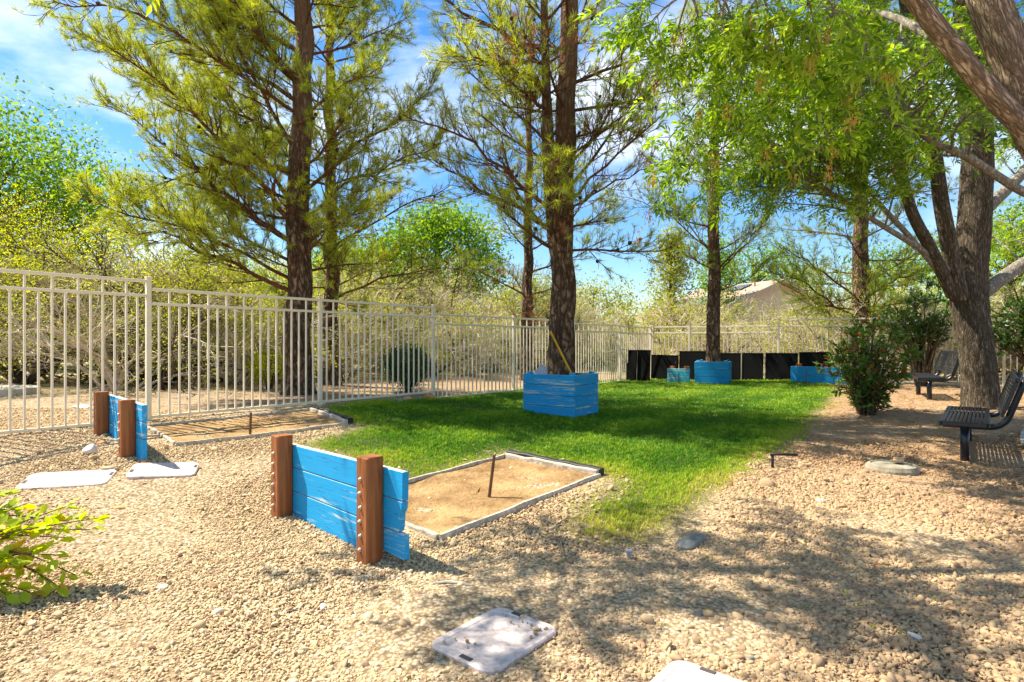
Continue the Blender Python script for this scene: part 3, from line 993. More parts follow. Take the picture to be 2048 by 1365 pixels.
def rock(label, xy, s, m, seed, z=None, sink=.3, group=None, name='rock'):
    r = np.random.default_rng(seed)
    import bmesh
    bm = bmesh.new(); bmesh.ops.create_icosphere(bm, subdivisions=3, radius=1.0)
    co = np.array([v.co for v in bm.verts])
    k = r.normal(0, 1, (10, 3)); 
    for n_ in norm(k):                       # flattened facets
        d = co @ n_; lim = r.uniform(.55, .85)
        co = np.where((d > lim)[:, None], co - (d - lim)[:, None] * n_ * .85, co)
    for _ in range(6):
        f = r.normal(0, 2.2, 3); co += norm(co) * (.035 * np.sin(co @ f + r.uniform(0, 6)))[:, None]
    for v, c in zip(bm.verts, co): v.co = c * np.asarray(s)
    me = bpy.data.meshes.new(name); bm.to_mesh(me); bm.free(); me.materials.append(m)
    me.polygons.foreach_set('use_smooth', np.ones(len(me.polygons), bool))
    o = link(name, me); zz = gz(*xy) if z is None else z
    o.location = (xy[0], xy[1], zz + s[2] * (1 - 2 * sink)); o.rotation_euler = (0, 0, r.uniform(0, 6))
    return tag(o, label, 'rock', group or 'stones lying on the gravel')
rock('rounded stone resting on the round concrete cover', vc + [.07, .03], (.075, .055, .032), M_ROCKT, 5, z=z + .07, sink=.05)
def grock(label, px, py, s, m, seed, **k): return rock(label, G(px, py)[:2], s, m, seed, **k)
grock('white rounded stone left of the left blue backboard', 183, 906, (.062,.06,.055), M_ROCKW, 31)
grock('orange stone at the foot of the left blue backboard', 204, 888, (.05,.035,.028), M_ROCKO, 32)
grock('orange stone in front of the end of the left blue backboard', 289, 926, (.036,.03,.028), M_ROCKO, 33)
grock('flat tan stone between the two sunlit white lids', 216, 938, (.07,.05,.022), M_ROCKT, 34)
grock('small tan stone below the white rounded stone', 188, 918, (.05,.035,.026), M_ROCKT, 35)
grock('large flat grey stone half buried at the front of the lawn', 1385, 1084, (.17,.075,.03), M_ROCKG, 36)
grock('dark grey oval stone in the lower right gravel', 1396, 1232, (.032,.026,.022), M_ROCKG, 37)
grock('orange flat stone near the tip of the left plant', 238, 1018, (.055,.035,.014), M_ROCKO, 38)
grock('pale stone in the gravel below the near blue backboard', 646, 1216, (.024,.018,.014), M_ROCKW, 39)
grock('dark stone left of the near lid shadow', 730, 1160, (.022,.018,.012), M_ROCKG, 40)
grock('pale flat stone in the lower left gravel', 326, 1176, (.032,.02,.012), M_ROCKW, 41)
grock('pale stone in the right gravel between lawn and path', 1643, 1004, (.06,.03,.018), M_ROCKW, 42)
grock('pale pink stone near the bottom right', 1830, 1276, (.03,.025,.016), M_ROCKW, 43)
grock('stone at the foot of the leafy shrub', 1700, 838, (.1,.08,.06), M_ROCKT, 44)
grock('flat brown stone behind the left fence near the slab', 165, 816, (.18,.1,.025), M_ROCKW, 45)
grock('grey stone at the bottom right edge of the gravel', 1500, 1322, (.022,.018,.012), M_ROCKG, 46)
fs = [(796,806,(.10,.07,.055),M_ROCKG,'dark stone under the fence bottom rail, leftmost of the row'),(816,803,(.09,.07,.06),M_ROCKT,'tan stone under the fence bottom rail, second of the row'),
      (836,800,(.08,.07,.06),M_ROCKG,'dark stone under the fence bottom rail, third of the row'),(858,798,(.13,.09,.07),M_ROCKO,'orange stone under the fence bottom rail, beside the post')]
for k, (a, b, s, m, lb) in enumerate(fs): grock(lb, a, b, s, m, 90 + k, group='stones under the fence', sink=.25)

# black irrigation riser with a pipe lying sideways
g = G(1545, 937)
mb = MB()
tubes(mb, np.array([[0,0,-.06],[0,0,.05],[0,0,.125]]), np.full(3, .013), 10, cap=True)
tubes(mb, np.array([[-.02,0,.132],[.1,.0,.133],[.235,.0,.128]]), np.full(3, .013), 10, cap=True)
o = mb.obj('irrigation_riser', M_BLACKP, smooth=True); o.location = g; tag(o, 'black bent irrigation pipe standing at the right edge of the lawn', 'pipe')
g = G(1258, 1117)
o = lathe([(.012,-.05),(.012,.028),(.02,.03),(.021,.045),(.012,.048)], 14).obj('sprinkler_head', M_GREY); o.location = g; tag(o, 'small grey sprinkler head at the front tip of the lawn', 'sprinkler')
g = G(905, 1172)
mb = MB(); tubes(mb, np.array([[-.1,0,.012],[-.03,.012,.016],[.04,.0,.014],[.1,-.012,.008]]), np.array([.006,.008,.007,.004]), 6, cap=True)
o = mb.obj('stick', M_GREYWOOD); o.location = g; tag(o, 'dry stick lying on the gravel in front of the near backboard', 'stick')

# ------------------------------------------------------------------ house beyond the back fence
M_STUCCO = simple('tan_stucco', (.50, .40, .32), (.56, .46, .38), 4, rough=.95, bs=.3, bscale=40)
M_STUCCO2 = simple('pink_stucco', (.52, .38, .33), (.58, .45, .39), 4, rough=.95)
def tile_mat():
    m, t, b, out = new_mat('roof_tiles')
    v = coords(t, 'Object')
    br = t.nodes.new('ShaderNodeTexBrick')
    br.inputs['Scale'].default_value = 3.0
    br.inputs['Color1'].default_value = (.42, .27, .19, 1); br.inputs['Color2'].default_value = (.5, .35, .26, 1); br.inputs['Mortar'].default_value = (.2, .13, .1, 1)
    t.links.new(v, br.inputs['Vector']); t.links.new(br.outputs['Color'], b.inputs['Base Color'])
    b.inputs['Roughness'].default_value = .9
    bump(t, b, br.outputs['Fac'], .5, .05)
    return m
M_TILE = tile_mat()
M_TRIM = simple('roof_trim', (.36, .27, .21), (.42, .32, .25), 4, rough=.8)
M_SOLAR = simple('solar_panel_glass', (.02, .028, .04), (.03, .04, .06), 4, rough=.15, spec=.6)
def house(label, peak, ridge_dir, Lr, half, zr, ze, m, zg, solar=True):
    """gable end at peak (x,y) facing the viewer; ridge runs away along ridge_dir"""
    ang = math.atan2(ridge_dir[1], ridge_dir[0])
    root = thing('house', label, 'house', (peak[0], peak[1], zg), ang)
    hr, he = zr - zg, ze - zg
    V = np.array([[.0,-half,-.4],[.0,half,-.4],[.0,half,he],[0,0,hr-.12],[.0,-half,he],[Lr,-half,-.4],[Lr,half,-.4],[Lr,half,he],[Lr,0,hr-.12],[Lr,-half,he]])
    mb = MB(); mb.V.append(V); mb.n = 10
    for f in ([0,4,3,2,1],[5,6,7,8,9],[0,5,9,4],[1,2,7,6]): mb.faces(f)
    mb.obj('wall', m, root)
    sl = (hr - he) / half; ov = .55
    for sg in (-1, 1):
        a = np.array([[-.45,0,hr],[Lr+.45,0,hr],[Lr+.45,sg*(half+ov),he-sl*ov],[-.45,sg*(half+ov),he-sl*ov]])
        mb = MB(); mb.V.append(np.concatenate([a, a - [0,0,.16]])); mb.n = 8
        for f in ([0,1,2,3],[7,6,5,4],[0,4,5,1],[1,5,6,2],[2,6,7,3],[3,7,4,0]): mb.faces(f if sg < 0 else f[::-1])
        rf = mb.obj('roof', M_TILE, root)
        # fascia board along the gable
        q0 = np.array([-.47,0,hr-.03]); q1 = np.array([-.47,sg*(half+ov),he-sl*ov-.03]); d = q1-q0; Ld = np.linalg.norm(d)
        fb = MB(); fb.V.append(np.array([q0+[-.03,0,.05],q1+[-.03,0,.05],q1+[-.03,0,-.2],q0+[-.03,0,-.2],q0+[.015,0,.05],q1+[.015,0,.05],q1+[.015,0,-.2],q0+[.015,0,-.2]])); fb.n = 8
        for f in ([0,3,2,1],[4,5,6,7],[0,1,5,4],[2,3,7,6],[1,2,6,5],[0,4,7,3]): fb.faces(f)
        fb.obj('fascia', M_TRIM, root)
        if solar and sg > 0:
            aa = math.atan2(he - sl*ov - hr, half + ov)
            for k, (x0, f0) in enumerate(((2.6,.62),(4.0,.62),(5.4,.62),(2.2,.2))):
                y = (half+ov) * f0
                p = link('solar_panel', box_mesh('solar_panel', (1.35, 1.9 if k < 3 else 1.0, .05), M_SOLAR, .005), rf)
                p.location = (x0, y, hr - sl * y + .07); p.rotation_euler = (-math.atan(sl), 0, 0)
            for x0 in (1.0, 3.4, 6.3):
                vp = lathe([(.06,-.1),(.06,.3),(.09,.31),(.09,.36)], 10).obj('vent_pipe', M_TRIM, rf); vp.location = (x0, .9, hr - sl*.9)
    return root
house('tan stucco house with tiled gable roof and solar panels beyond the back fence', (15.6, 35.0), (-.38, .925), 6.5, 4.6, 4.95, 3.15, M_STUCCO, .2)
house('pinkish house whose gable shows at the right edge behind the ash', (31.5, 33.0), (.25, .97), 9.0, 5.0, 5.0, 3.4, M_STUCCO2, .2, solar=False)

# ------------------------------------------------------------------ vegetation materials
M_PBARK = barkmat('pine_bark', (.035, .02, .013), (.21, .125, .075), (.5, .37, .27), 17, 1.0, (1, 1, .26), .03, (.34, .165, .08), (3.4, 7.5), attr=True)
M_PLIMB = barkmat('pine_limb_bark', (.06, .026, .014), (.24, .105, .05), (.36, .18, .09), 22, .6, (1, 1, 1), .01)
M_PTWIG = simple('pine_twig', (.10, .055, .03), (.2, .11, .06), 12, rough=.9)
M_ABARK = barkmat('ash_bark', (.06, .043, .028), (.2, .155, .105), (.38, .32, .24), 34, 1.0, (1, 1, .13), .02, attr=True)
M_ABARK2 = barkmat('warm_ash_bark', (.13, .085, .055), (.46, .34, .24), (.70, .57, .43), 24, 1.0, (1, 1, .2), .02, attr=True)
M_ALIMB = barkmat('ash_limb_bark', (.14, .12, .09), (.30, .26, .21), (.46, .42, .35), 18, .5, (1, 1, .5), .01)
M_GTWIG = simple('grey_twig', (.38, .30, .22), (.62, .52, .41), 3, rough=.95, space='World')
M_DTWIG = simple('dark_twig', (.05, .035, .022), (.12, .085, .055), 3, rough=.95, space='World')
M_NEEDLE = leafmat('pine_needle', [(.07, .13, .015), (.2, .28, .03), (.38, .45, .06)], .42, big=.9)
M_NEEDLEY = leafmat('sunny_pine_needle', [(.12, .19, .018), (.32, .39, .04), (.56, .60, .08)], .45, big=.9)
M_NEEDLEB = leafmat('dead_pine_needle', [(.26, .10, .035), (.4, .2, .08)], .25)
M_CONE = simple('pine_cone', (.03, .02, .014), (.09, .06, .042), 30, rough=.9, bs=.8, bscale=60)
M_ASHLEAF = leafmat('ash_leaf', [(.05, .12, .016), (.17, .32, .03), (.40, .54, .06)], .48, big=1.2)
M_SEED = leafmat('ash_seed', [(.5, .24, .05), (.66, .40, .13)], .35)
M_LIME = leafmat('lime_leaf', [(.2, .27, .016), (.38, .44, .02), (.58, .58, .04)], .48, big=.6)
M_GREEN = leafmat('green_leaf', [(.04, .105, .012), (.12, .25, .024), (.28, .40, .045)], .42, big=.5)
M_OLIVE = leafmat('olive_leaf', [(.14, .17, .03), (.27, .30, .05), (.42, .42, .09)], .42, big=.5)
M_DARKLEAF = leafmat('dark_leaf', [(.02, .05, .012), (.04, .09, .015), (.08, .15, .02)], .3, spec=.5, rough=.4)
M_PHOT = leafmat('photinia_leaf', [(.025, .06, .012), (.05, .115, .018), (.09, .18, .025), (.16, .25, .03)], .32, spec=.5, rough=.38)
M_PHOTR = leafmat('red_photinia_leaf', [(.22, .06, .025), (.42, .15, .045)], .35, spec=.5, rough=.4)
M_FGLEAF = leafmat('foreground_leaf', [(.13, .26, .012), (.3, .43, .02), (.5, .56, .03)], .45, spec=.35, rough=.45)
M_FGLEAFY = leafmat('yellowing_leaf', [(.5, .36, .03), (.6, .42, .04)], .45)
M_FGLEAFO = leafmat('orange_leaf', [(.55, .22, .03), (.6, .3, .05)], .4)

# ------------------------------------------------------------------ plant growth helpers
def curve(r, p, d, Ln, m=6, wig=.06, lift=0.0, sag=0.0):
    """a crooked path from p along d; lift bends it up along its length"""
    pts = [np.asarray(p, float)]; d = norm(d); st = Ln / (m - 1)
    for i in range(m - 1):
        d = norm(d + r.normal(0, wig, 3) + np.array([0, 0, lift - sag * i]) / (m - 1))
        pts.append(pts[-1] + d * st)
    return np.array(pts)
def along(path, t):
    k = len(path) - 1; f = np.clip(t, 0, .9999) * k; i = int(f)
    return path[i] + (path[i + 1] - path[i]) * (f - i), norm(path[i + 1] - path[i])
def resample(pts, m):
    pts = np.asarray(pts, float); k = len(pts) - 1
    out = []
    for s in np.linspace(0, k - 1e-6, m):
        i = int(s); f = s - i
        p0, p1, p2, p3 = pts[max(i-1, 0)], pts[i], pts[i+1], pts[min(i+2, k)]
        out.append(.5*((2*p1)+(-p0+p2)*f+(2*p0-5*p1+4*p2-p3)*f*f+(-p0+3*p1-3*p2+p3)*f**3))
    return np.array(out)
def perp(r, d, ang, az=None):
    """a direction at angle ang from d"""
    a = norm(np.cross(d, [0, 0, 1.0] if abs(d[2]) < .9 else [1.0, 0, 0])); b = np.cross(d, a)
    az = r.uniform(0, 2*np.pi) if az is None else az
    return norm(d * math.cos(ang) + (a * math.cos(az) + b * math.sin(az)) * math.sin(ang))
def trunk_mesh(pts, rad, n=28, ridges=.05, seed=0, flare=0.0, origin=None, rings=60):
    """a thick trunk with ridged bark"""
    r = np.random.default_rng(seed)
    C = resample(pts, rings)
    zf = np.linspace(0, 1, rings)
    R = np.interp(zf, np.linspace(0, 1, len(rad)), rad)
    hgt = C[:, 2] - C[0, 2]
    if flare: R = R * (1 + flare * np.exp(-hgt / .28))
    mb = MB(); tubes(mb, C, R, n, cap=True)
    V = mb.V[0].reshape(rings, n, 3)
    cen = C[:, None, :]
    off = V - cen
    th = np.arange(n) * 2 * np.pi / n
    disp = np.zeros((rings, n))
    for _ in range(9):
        k = r.integers(2, 9); w = r.uniform(.5, 3.5); ph = r.uniform(0, 6.28)
        disp += np.sin(k * th[None] + w * hgt[:, None] + ph + .8*np.sin(hgt[:, None]*r.uniform(1,4)))
    nz = r.normal(0, 1, (rings + 8, n)); kz = np.ones(5) / 5
    nz = np.stack([np.convolve(nz[:, j], kz, 'same') for j in range(n)], 1)[4:-4] * 2.2
    disp = disp / 9 * ridges * 1.8 + nz * ridges * .55
    if flare:
        k = 5; disp += flare * .5 * np.exp(-hgt / .18)[:, None] * np.sin(k * th[None] + seed)
    V = cen + off * (1 + disp[:, :, None])
    mb.V[0] = V.reshape(-1, 3) - (0 if origin is None else np.asarray(origin))
    sl = np.concatenate([[0], np.cumsum(np.linalg.norm(np.diff(C, axis=0), axis=1))]) + seed * 3.7
    Rm = max(R.mean(), .02)
    mb.bark = np.stack([np.broadcast_to(np.cos(th) * Rm, (rings, n)), np.broadcast_to(np.sin(th) * Rm, (rings, n)), np.broadcast_to(sl[:, None], (rings, n))], -1).reshape(-1, 3)
    return mb

def needles_for(r, mb, A, B, per, Ln, w, spread=.75):
    """A,B: twig start and end (n x 3)"""
    n = len(A)
    if n == 0: return
    D = norm(B - A)
    t = r.uniform(.3, 1.0, (n, per)) ** .7
    base = A[:, None] + (B - A)[:, None] * t[..., None]
    rnd = norm(r.normal(0, 1, (n, per, 3)))
    rnd = norm(rnd - (rnd * D[:, None]).sum(-1, keepdims=True) * D[:, None])
    dirs = norm(D[:, None] * r.uniform(.35, 1.1, (n, per, 1)) + rnd * spread)
    dirs[..., 2] -= .06
    L_ = Ln * r.uniform(.7, 1.15, (n, per, 1))
    side = norm(np.cross(dirs, norm(r.normal(0, 1, (n, per, 3)))))
    tip = base + dirs * L_
    V = np.stack([base - side * w * .62, base + side * w * .62, tip], 2).reshape(-1, 3)
    F = np.arange(n * per * 3).reshape(-1, 3)
    mb.add(V, F)

def cone_mesh():
    prof = [(.004, 0), (.022, .008), (.028, .025), (.024, .045), (.012, .062), (.001, .07)]
    n = 7; V = np.array([[rr*math.cos(k*2*math.pi/n + j*.4), rr*math.sin(k*2*math.pi/n + j*.4), z] for j, (rr, z) in enumerate(prof) for k in range(n)])
    F = np.array([[j*n+k, j*n+(k+1)%n, (j+1)*n+(k+1)%n, (j+1)*n+k] for j in range(len(prof)-1) for k in range(n)])
    return V, F
CONE_V, CONE_F = cone_mesh()

def pine(label, base, H, r0, seed, limbs=(), zl=(2.2, None), whorl=.42, per=50, lean=(0, 0), Lmax=3.0, fork=None, dense=1.0, live=.28, cones=40, nmat=None, sub_gap=.14, twig_gap=.085, nl=.125, nw=.0046, flare=.35, up=(.15, .75), azbias=None, dead=.0):
    r = np.random.default_rng(seed)
    base = np.asarray(base, float); base = np.array([base[0], base[1], gz(base[0], base[1])])
    root = thing('pine_tree', label, 'pine tree', base, 0, 'pine trees')
    tp = [base + [0, 0, -.1], base + [lean[0]*.1, lean[1]*.1, H*.2], base + [lean[0]*.45, lean[1]*.45, H*.5], base + [lean[0]*.8, lean[1]*.8, H*.8], base + [lean[0], lean[1], H]]
    tp = resample(tp, 24); tp[3:] += r.normal(0, .018, (21, 3)) * [1, 1, 0]
    trunk_mesh(tp, [r0, r0*.86, r0*.74, r0*.6, r0*.42, r0*.2, .02], 44, .06, seed, flare, base, 170).obj('trunk', M_PBARK, root, True)
    axes = [(tp, r0, 0.0)]
    if fork:
        zf, dx, dy = fork
        f0, _ = along(tp, zf / H)
        fp = resample([f0, f0 + [dx*.5, dy*.5, .5], f0 + [dx, dy, 1.6], f0 + [dx*1.3, dy*1.3, 3.6], f0 + [dx*1.9, dy*1.9, H - zf - .6]], 20)
        trunk_mesh(fp, [r0*.6, r0*.58, r0*.45, r0*.25, .02], 24, .05, seed + 5, 0, base, 60).obj('stem', M_PBARK, root, True)
        axes.append((fp, r0*.6, zf))
    limb_paths = []
    for q in limbs:                                # limbs read off the picture
        pth = resample(q[0], 10) + np.vstack([np.zeros(3), r.normal(0, .03, (9, 3))])
        limb_paths.append((pth, q[1] * .8))
    z = zl[0]; az = r.uniform(0, 6.28)
    top = H * .97
    while z < top:
        f = (z - zl[0]) / (top - zl[0])
        ax = axes[r.integers(len(axes))]
        a_pts, ar, zf = ax
        if z < zf + .7: a_pts = tp
        p, d = along(a_pts, np.clip((z - (a_pts[0, 2] - base[2])) / (a_pts[-1, 2] - a_pts[0, 2]), 0, 1))
        for k in range(r.integers(1, 4) if f < .3 else r.integers(2, 4)):
            az += 2.4 + r.normal(0, .35)
            A = az
            if azbias is not None and r.random() < azbias[1]: A = azbias[0] + r.normal(0, .7)
            Ln = Lmax * (1 - .75 * f ** 1.3) * r.uniform(.6, 1.1) * (.65 + .35 * min(1, f * 6))
            el = r.uniform(*up) * (.7 + .6 * f)
            dd = [math.cos(A) * math.cos(el), math.sin(A) * math.cos(el), math.sin(el)]
            limb_paths.append((curve(r, p, dd, Ln, 9, .09, r.uniform(0, .45)), .008 + .009 * Ln))
        z += whorl * r.uniform(.7, 1.3)
    tw = MB(); nd = MB(); ndb = MB(); cn = MB()
    tA, tB = [], []; dA, dB = [], []; twp = []; cps = []
    for (pth, lr) in limb_paths:
        Ln = np.linalg.norm(np.diff(pth, axis=0), axis=1).sum()
        lm = MB()
        m = len(pth)
        R = lr * (1 - np.linspace(0, 1, m) * .82)
        isdead = r.random() < dead
        tubes(lm, pth - base, R, 8)
        nsub = max(3, int(Ln / sub_gap * dense))
        for s in range(nsub):
            t = .16 + .84 * (s + r.uniform(0, 1)) / nsub
            p, d = along(pth, t)
            sl = (.26 + .30 * Ln * (1 - t) ** .8 * .75) * r.uniform(.45, 1.35)
            sd_ = perp(r, d, r.uniform(.45, 1.05)); sd_[2] = sd_[2] * .8 + .12
            sp = curve(r, p, sd_, sl, 5, .13, .35)
            tubes(lm, sp - base, np.linspace(.35, .12, 5) * (lr * (1 - .8 * t) + .006), 5)
            nt_ = max(2, int(sl / twig_gap))
            for q in range(nt_ + 1):
                tt = .2 + .8 * (q + r.uniform(0, 1)) / (nt_ + 1) if q < nt_ else .999
                p2, d2 = along(sp, tt)
                tl = r.uniform(.1, .32)
                td = perp(r, d2, r.uniform(.35, .9)) if q < nt_ else d2
                td[2] += .1
                tp2 = curve(r, p2, td, tl, 3, .16, .25)
                twp.append(tp2)
                outer = t * .65 + tt * .35
                if outer > live + r.normal(0, .09) and not isdead:
                    tA.append(tp2[0]); tB.append(tp2[-1])
                elif (isdead and r.random() < .35) or r.random() < .05:
                    dA.append(tp2[0]); dB.append(tp2[-1])
                if r.random() < .009 * cones / 40: cps.append(p2)
        # leader needles
        tA.append(pth[-2]); tB.append(pth[-1])
        lm.obj('limb', M_PLIMB, root, True)
    if twp:
        T = np.array(twp) - base
        tubes(tw, T, np.tile([.0052, .004, .0028], (len(T), 1)), 3)
        tag(tw.obj('twigs', M_PTWIG, root), kind='stuff')
    A, B = np.array(tA) - base, np.array(tB) - base
    needles_for(r, nd, A, B, per, nl, nw)
    tag(nd.obj('needles', nmat or M_NEEDLE, root), kind='stuff')
    if dA:
        needles_for(r, ndb, np.array(dA) - base, np.array(dB) - base, 22, nl, nw)
        tag(ndb.obj('dead_needles', M_NEEDLEB, root), kind='stuff')
    if cps:
        for c in cps:
            a = r.uniform(0, 6.28); s = r.uniform(.7, 1.15)
            e = Matrix.Rotation(r.uniform(1.2, 3.0), 3, 'X') @ Matrix.Rotation(a, 3, 'Z')
            cn.add((CONE_V * s) @ np.array(e).T + c - base, CONE_F)
        tag(cn.obj('cones', M_CONE, root, True), kind='stuff')
    return root, len(twp), len(tA)

# ------------------------------------------------------------------ the pines
T1 = np.array([-3.70, 10.35]); T4 = PLC; T5 = PLC2
def off(px, py, d): return P(px, py, d)
l1 = [([off(588,585,10.3), off(500,545,10.0), off(420,505,9.7), off(330,470,9.4), off(262,462,9.2)], .05),
      ([off(575,480,10.3), off(520,440,10.1), off(450,388,9.9), off(380,330,9.6), off(300,268,9.3), off(215,215,9.0)], .055),
      ([off(585,445,10.3), off(545,390,10.1), off(470,315,9.8), off(395,235,9.4), off(300,150,9.0), off(190,70,8.6)], .06),
      ([off(580,400,10.4), off(530,330,10.6), off(470,230,10.9), off(430,120,11.2), off(400,0,11.5)], .05),
      ([off(588,200,10.2), off(480,140,9.8), off(360,70,9.4), off(230,20,9.0), off(110,10,8.7)], .05),
      ([off(590,160,10.2), off(500,60,9.9), off(390,-20,9.6), off(260,-80,9.3)], .05),
      ([off(582,350,10.3), off(480,290,10.6), off(370,210,10.9), off(260,120,11.2), off(140,60,11.4)], .05),
      ([off(585,560,10.4), off(480,500,9.9), off(370,455,9.4), off(270,440,9.0), off(190,400,8.7)], .04),
      ([off(590,300,10.3), off(545,220,10.0), off(480,110,9.6), off(420,0,9.2), off(380,-90,8.9)], .05),
      ([off(575,520,10.4), off(470,470,10.9), off(380,430,11.4), off(280,395,11.9)], .035),
      ([off(600,390,10.3), off(680,320,10.0), off(770,250,9.6), off(860,180,9.2)], .045),
      ([off(605,440,10.4), off(690,370,10.2), off(780,330,10.0), off(880,290,9.8)], .04),
      ([off(600,520,10.3), off(650,470,9.9), off(700,440,9.6)], .03),
      ([off(590,250,10.2), off(640,200,9.5), off(690,170,8.9), off(740,150,8.4)], .04)]
_r = []
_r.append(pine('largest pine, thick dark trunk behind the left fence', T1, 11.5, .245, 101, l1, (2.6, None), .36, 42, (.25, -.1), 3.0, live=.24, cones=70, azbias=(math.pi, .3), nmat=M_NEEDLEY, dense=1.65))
_r.append(pine('slimmer pine standing just right of the largest pine', (-3.80, 12.6), 11.0, .175, 102,
    [([off(668,600,12.6), off(760,560,12.2), off(850,545,11.9), off(940,530,11.6)], .035), ([off(665,500,12.6), off(740,450,12.3), off(840,400,12.0), off(920,370,11.7)], .035)],
    (2.2, None), .42, 30, (-.1, .1), 2.6, live=.38, cones=60, dead=.15, dense=.9))
_r.append(pine('slender pine behind the side fence, left of the planter pine', (.39, 16.0), 10.0, .17, 103, [], (1.9, None), .42, 30, (.1, 0), 2.5, live=.36, cones=20, dead=.12))
l4 = [([off(1108,430,9.25), off(1030,365,9.1), off(960,300,8.9), off(880,255,8.7), off(800,230,8.5)], .045),
      ([off(1105,455,9.25), off(1000,400,9.6), off(900,340,9.9), off(820,300,10.2)], .04),
      ([off(1140,375,9.25), off(1200,290,9.4), off(1260,210,9.6), off(1330,130,9.8)], .035),
      ([off(1138,400,9.2), off(1210,330,8.9), off(1290,260,8.6), off(1350,215,8.4)], .032),
      ([off(1138,420,9.2), off(1220,370,9.5), off(1320,330,9.8)], .028),
      ([off(1100,200,9.2), off(1050,150,8.4), off(990,125,7.7), off(940,120,7.2)], .045),
      ([off(1100,240,9.2), off(1060,190,8.3), off(1010,170,7.6)], .04),
      ([off(1095,120,9.2), off(1000,60,9.0), off(900,10,8.8), off(820,-30,8.6)], .05)]
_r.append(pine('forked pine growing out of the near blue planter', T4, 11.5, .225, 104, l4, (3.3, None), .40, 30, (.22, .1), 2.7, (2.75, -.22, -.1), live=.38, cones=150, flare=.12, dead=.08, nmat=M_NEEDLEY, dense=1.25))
_r.append(pine('slim pine growing out of the far blue planter', T5, 10.5, .19, 105,
    [([off(1425,510,14.9), off(1370,460,14.8), off(1310,415,14.7), off(1240,395,14.6)], .03), ([off(1445,540,14.9), off(1500,480,14.8), off(1560,400,14.7)], .03)],
    (2.7, None), .4, 30, (.1, 0), 2.4, live=.32, cones=30, flare=.1))
_r.append(pine('dark pine behind the back fence above the leafy shrub', (9.3, 16.0), 10.0, .26, 106,
    [([off(1712,640,16.0), off(1650,600,15.6), off(1590,560,15.2), off(1520,540,14.9)], .04), ([off(1715,600,16.0), off(1640,540,15.5), off(1570,500,15.0)], .04), ([off(1730,600,16), off(1790,560,15.8), off(1850,540,15.6)], .035)],
    (1.2, None), .36, 34, (.0, 0), 2.9, live=.28, cones=20, up=(-.15, .5)))
print('pines', [(a[1], a[2]) for a in _r])

# ------------------------------------------------------------------ broad leaves
def leaflets(mb, B, D, Nn, Ln, Wd, fold=.12, droop=.1):
    """lanceolate leaflets: base, direction, face normal (n x 3)"""
    n = len(B); D = norm(D); S = norm(np.cross(D, Nn)); Nn = np.cross(S, D)
    Ln = np.broadcast_to(np.asarray(Ln, float).reshape(-1, 1), (n, 1)); Wd = np.broadcast_to(np.asarray(Wd, float).reshape(-1, 1), (n, 1))
    v = [B, B + D * Ln * .42 + S * Wd / 2 + Nn * Wd * fold, B + D * Ln * .42 - S * Wd / 2 + Nn * Wd * fold, B + D * Ln - Nn * Ln * droop]
    V = np.stack(v, 1).reshape(-1, 3)
    f = np.array([[0, 3, 1], [0, 2, 3]])
    F = (f[None] + (np.arange(n) * 4)[:, None, None]).reshape(-1, 3)
    mb.add(V, F)
def ash_leaf(r, B, D, size, pairs=2):
    """compound leaves: arrays of leaflet bases, directions, normals, lengths"""
    n = len(B); D = norm(D)
    up = np.tile([0, 0, 1.0], (n, 1)) + r.normal(0, .45, (n, 3))
    S = norm(np.cross(D, up)); Nn = np.cross(S, D)
    rl = size * 1.15
    out = []
    for k in range(pairs):
        t = .35 + .45 * k / max(1, pairs - 1)
        for sg in (-1, 1):
            out.append((B + D * (rl * t)[:, None] - np.array([0, 0, 1]) * (rl * t * t * .2)[:, None], norm(D * .75 + S * sg * .8 + r.normal(0, .12, (n, 3))), Nn + r.normal(0, .2, (n, 3)), size * r.uniform(.75, 1.05, n)))
    out.append((B + D * rl[:, None] * .95 - np.array([0, 0, 1]) * (rl * .2)[:, None], norm(D + r.normal(0, .12, (n, 3)) - [0, 0, .15]), Nn, size * 1.1))
    return [np.concatenate([o[i] for o in out]) for i in range(4)]

def foliage_branch(r, lm, twl, leafB, leafD, start, end, rad, nt=9, tl=(.25, .55), nleaf=(4, 7), origin=np.zeros(3), sub=True):
    """a branch from start to end with leafy twigs; collects leaf positions"""
    Ln = np.linalg.norm(end - start)
    mid = (start + end) / 2 + r.normal(0, .07, 3) * Ln + [0, 0, .08 * Ln]
    pth = resample([start, mid, end], 7)
    tubes(lm, pth - origin, np.linspace(rad, .004, 7), 6)
    for k in range(nt):
        t = .3 + .7 * (k + r.uniform(0, 1)) / nt
        p, d = along(pth, t)
        td = perp(r, d, r.uniform(.5, 1.1)); td[2] = td[2] * .6
        l = r.uniform(*tl)
        tp_ = curve(r, p, td, l, 4, .15, -.1, .12)
        twl.append(tp_)
        m = r.integers(*nleaf)
        for q in range(m):
            p2, d2 = along(tp_, .25 + .75 * (q + r.uniform(0, 1)) / m)
            leafB.append(p2); leafD.append(perp(r, d2, r.uniform(.4, 1.2)) - [0, 0, .08])
def finish_leaves(r, root, base, leafB, leafD, size, wratio, m, twl, tm, name='leaves', pairs=2):
    if twl:
        tw = MB(); T = np.array(twl) - base
        tubes(tw, T, np.tile(np.linspace(.005, .0022, T.shape[1]), (len(T), 1)), 3)
        tag(tw.obj('twigs', tm, root), kind='stuff')
    B = np.array(leafB) - base; D = np.array(leafD)
    s = r.uniform(.55, 1.25, len(B)) * size
    b, d, n_, l_ = ash_leaf(r, B, D, s, pairs)
    mb = MB(); leaflets(mb, b, d, n_, l_, l_ * wratio)
    return tag(mb.obj(name, m, root), kind='stuff')
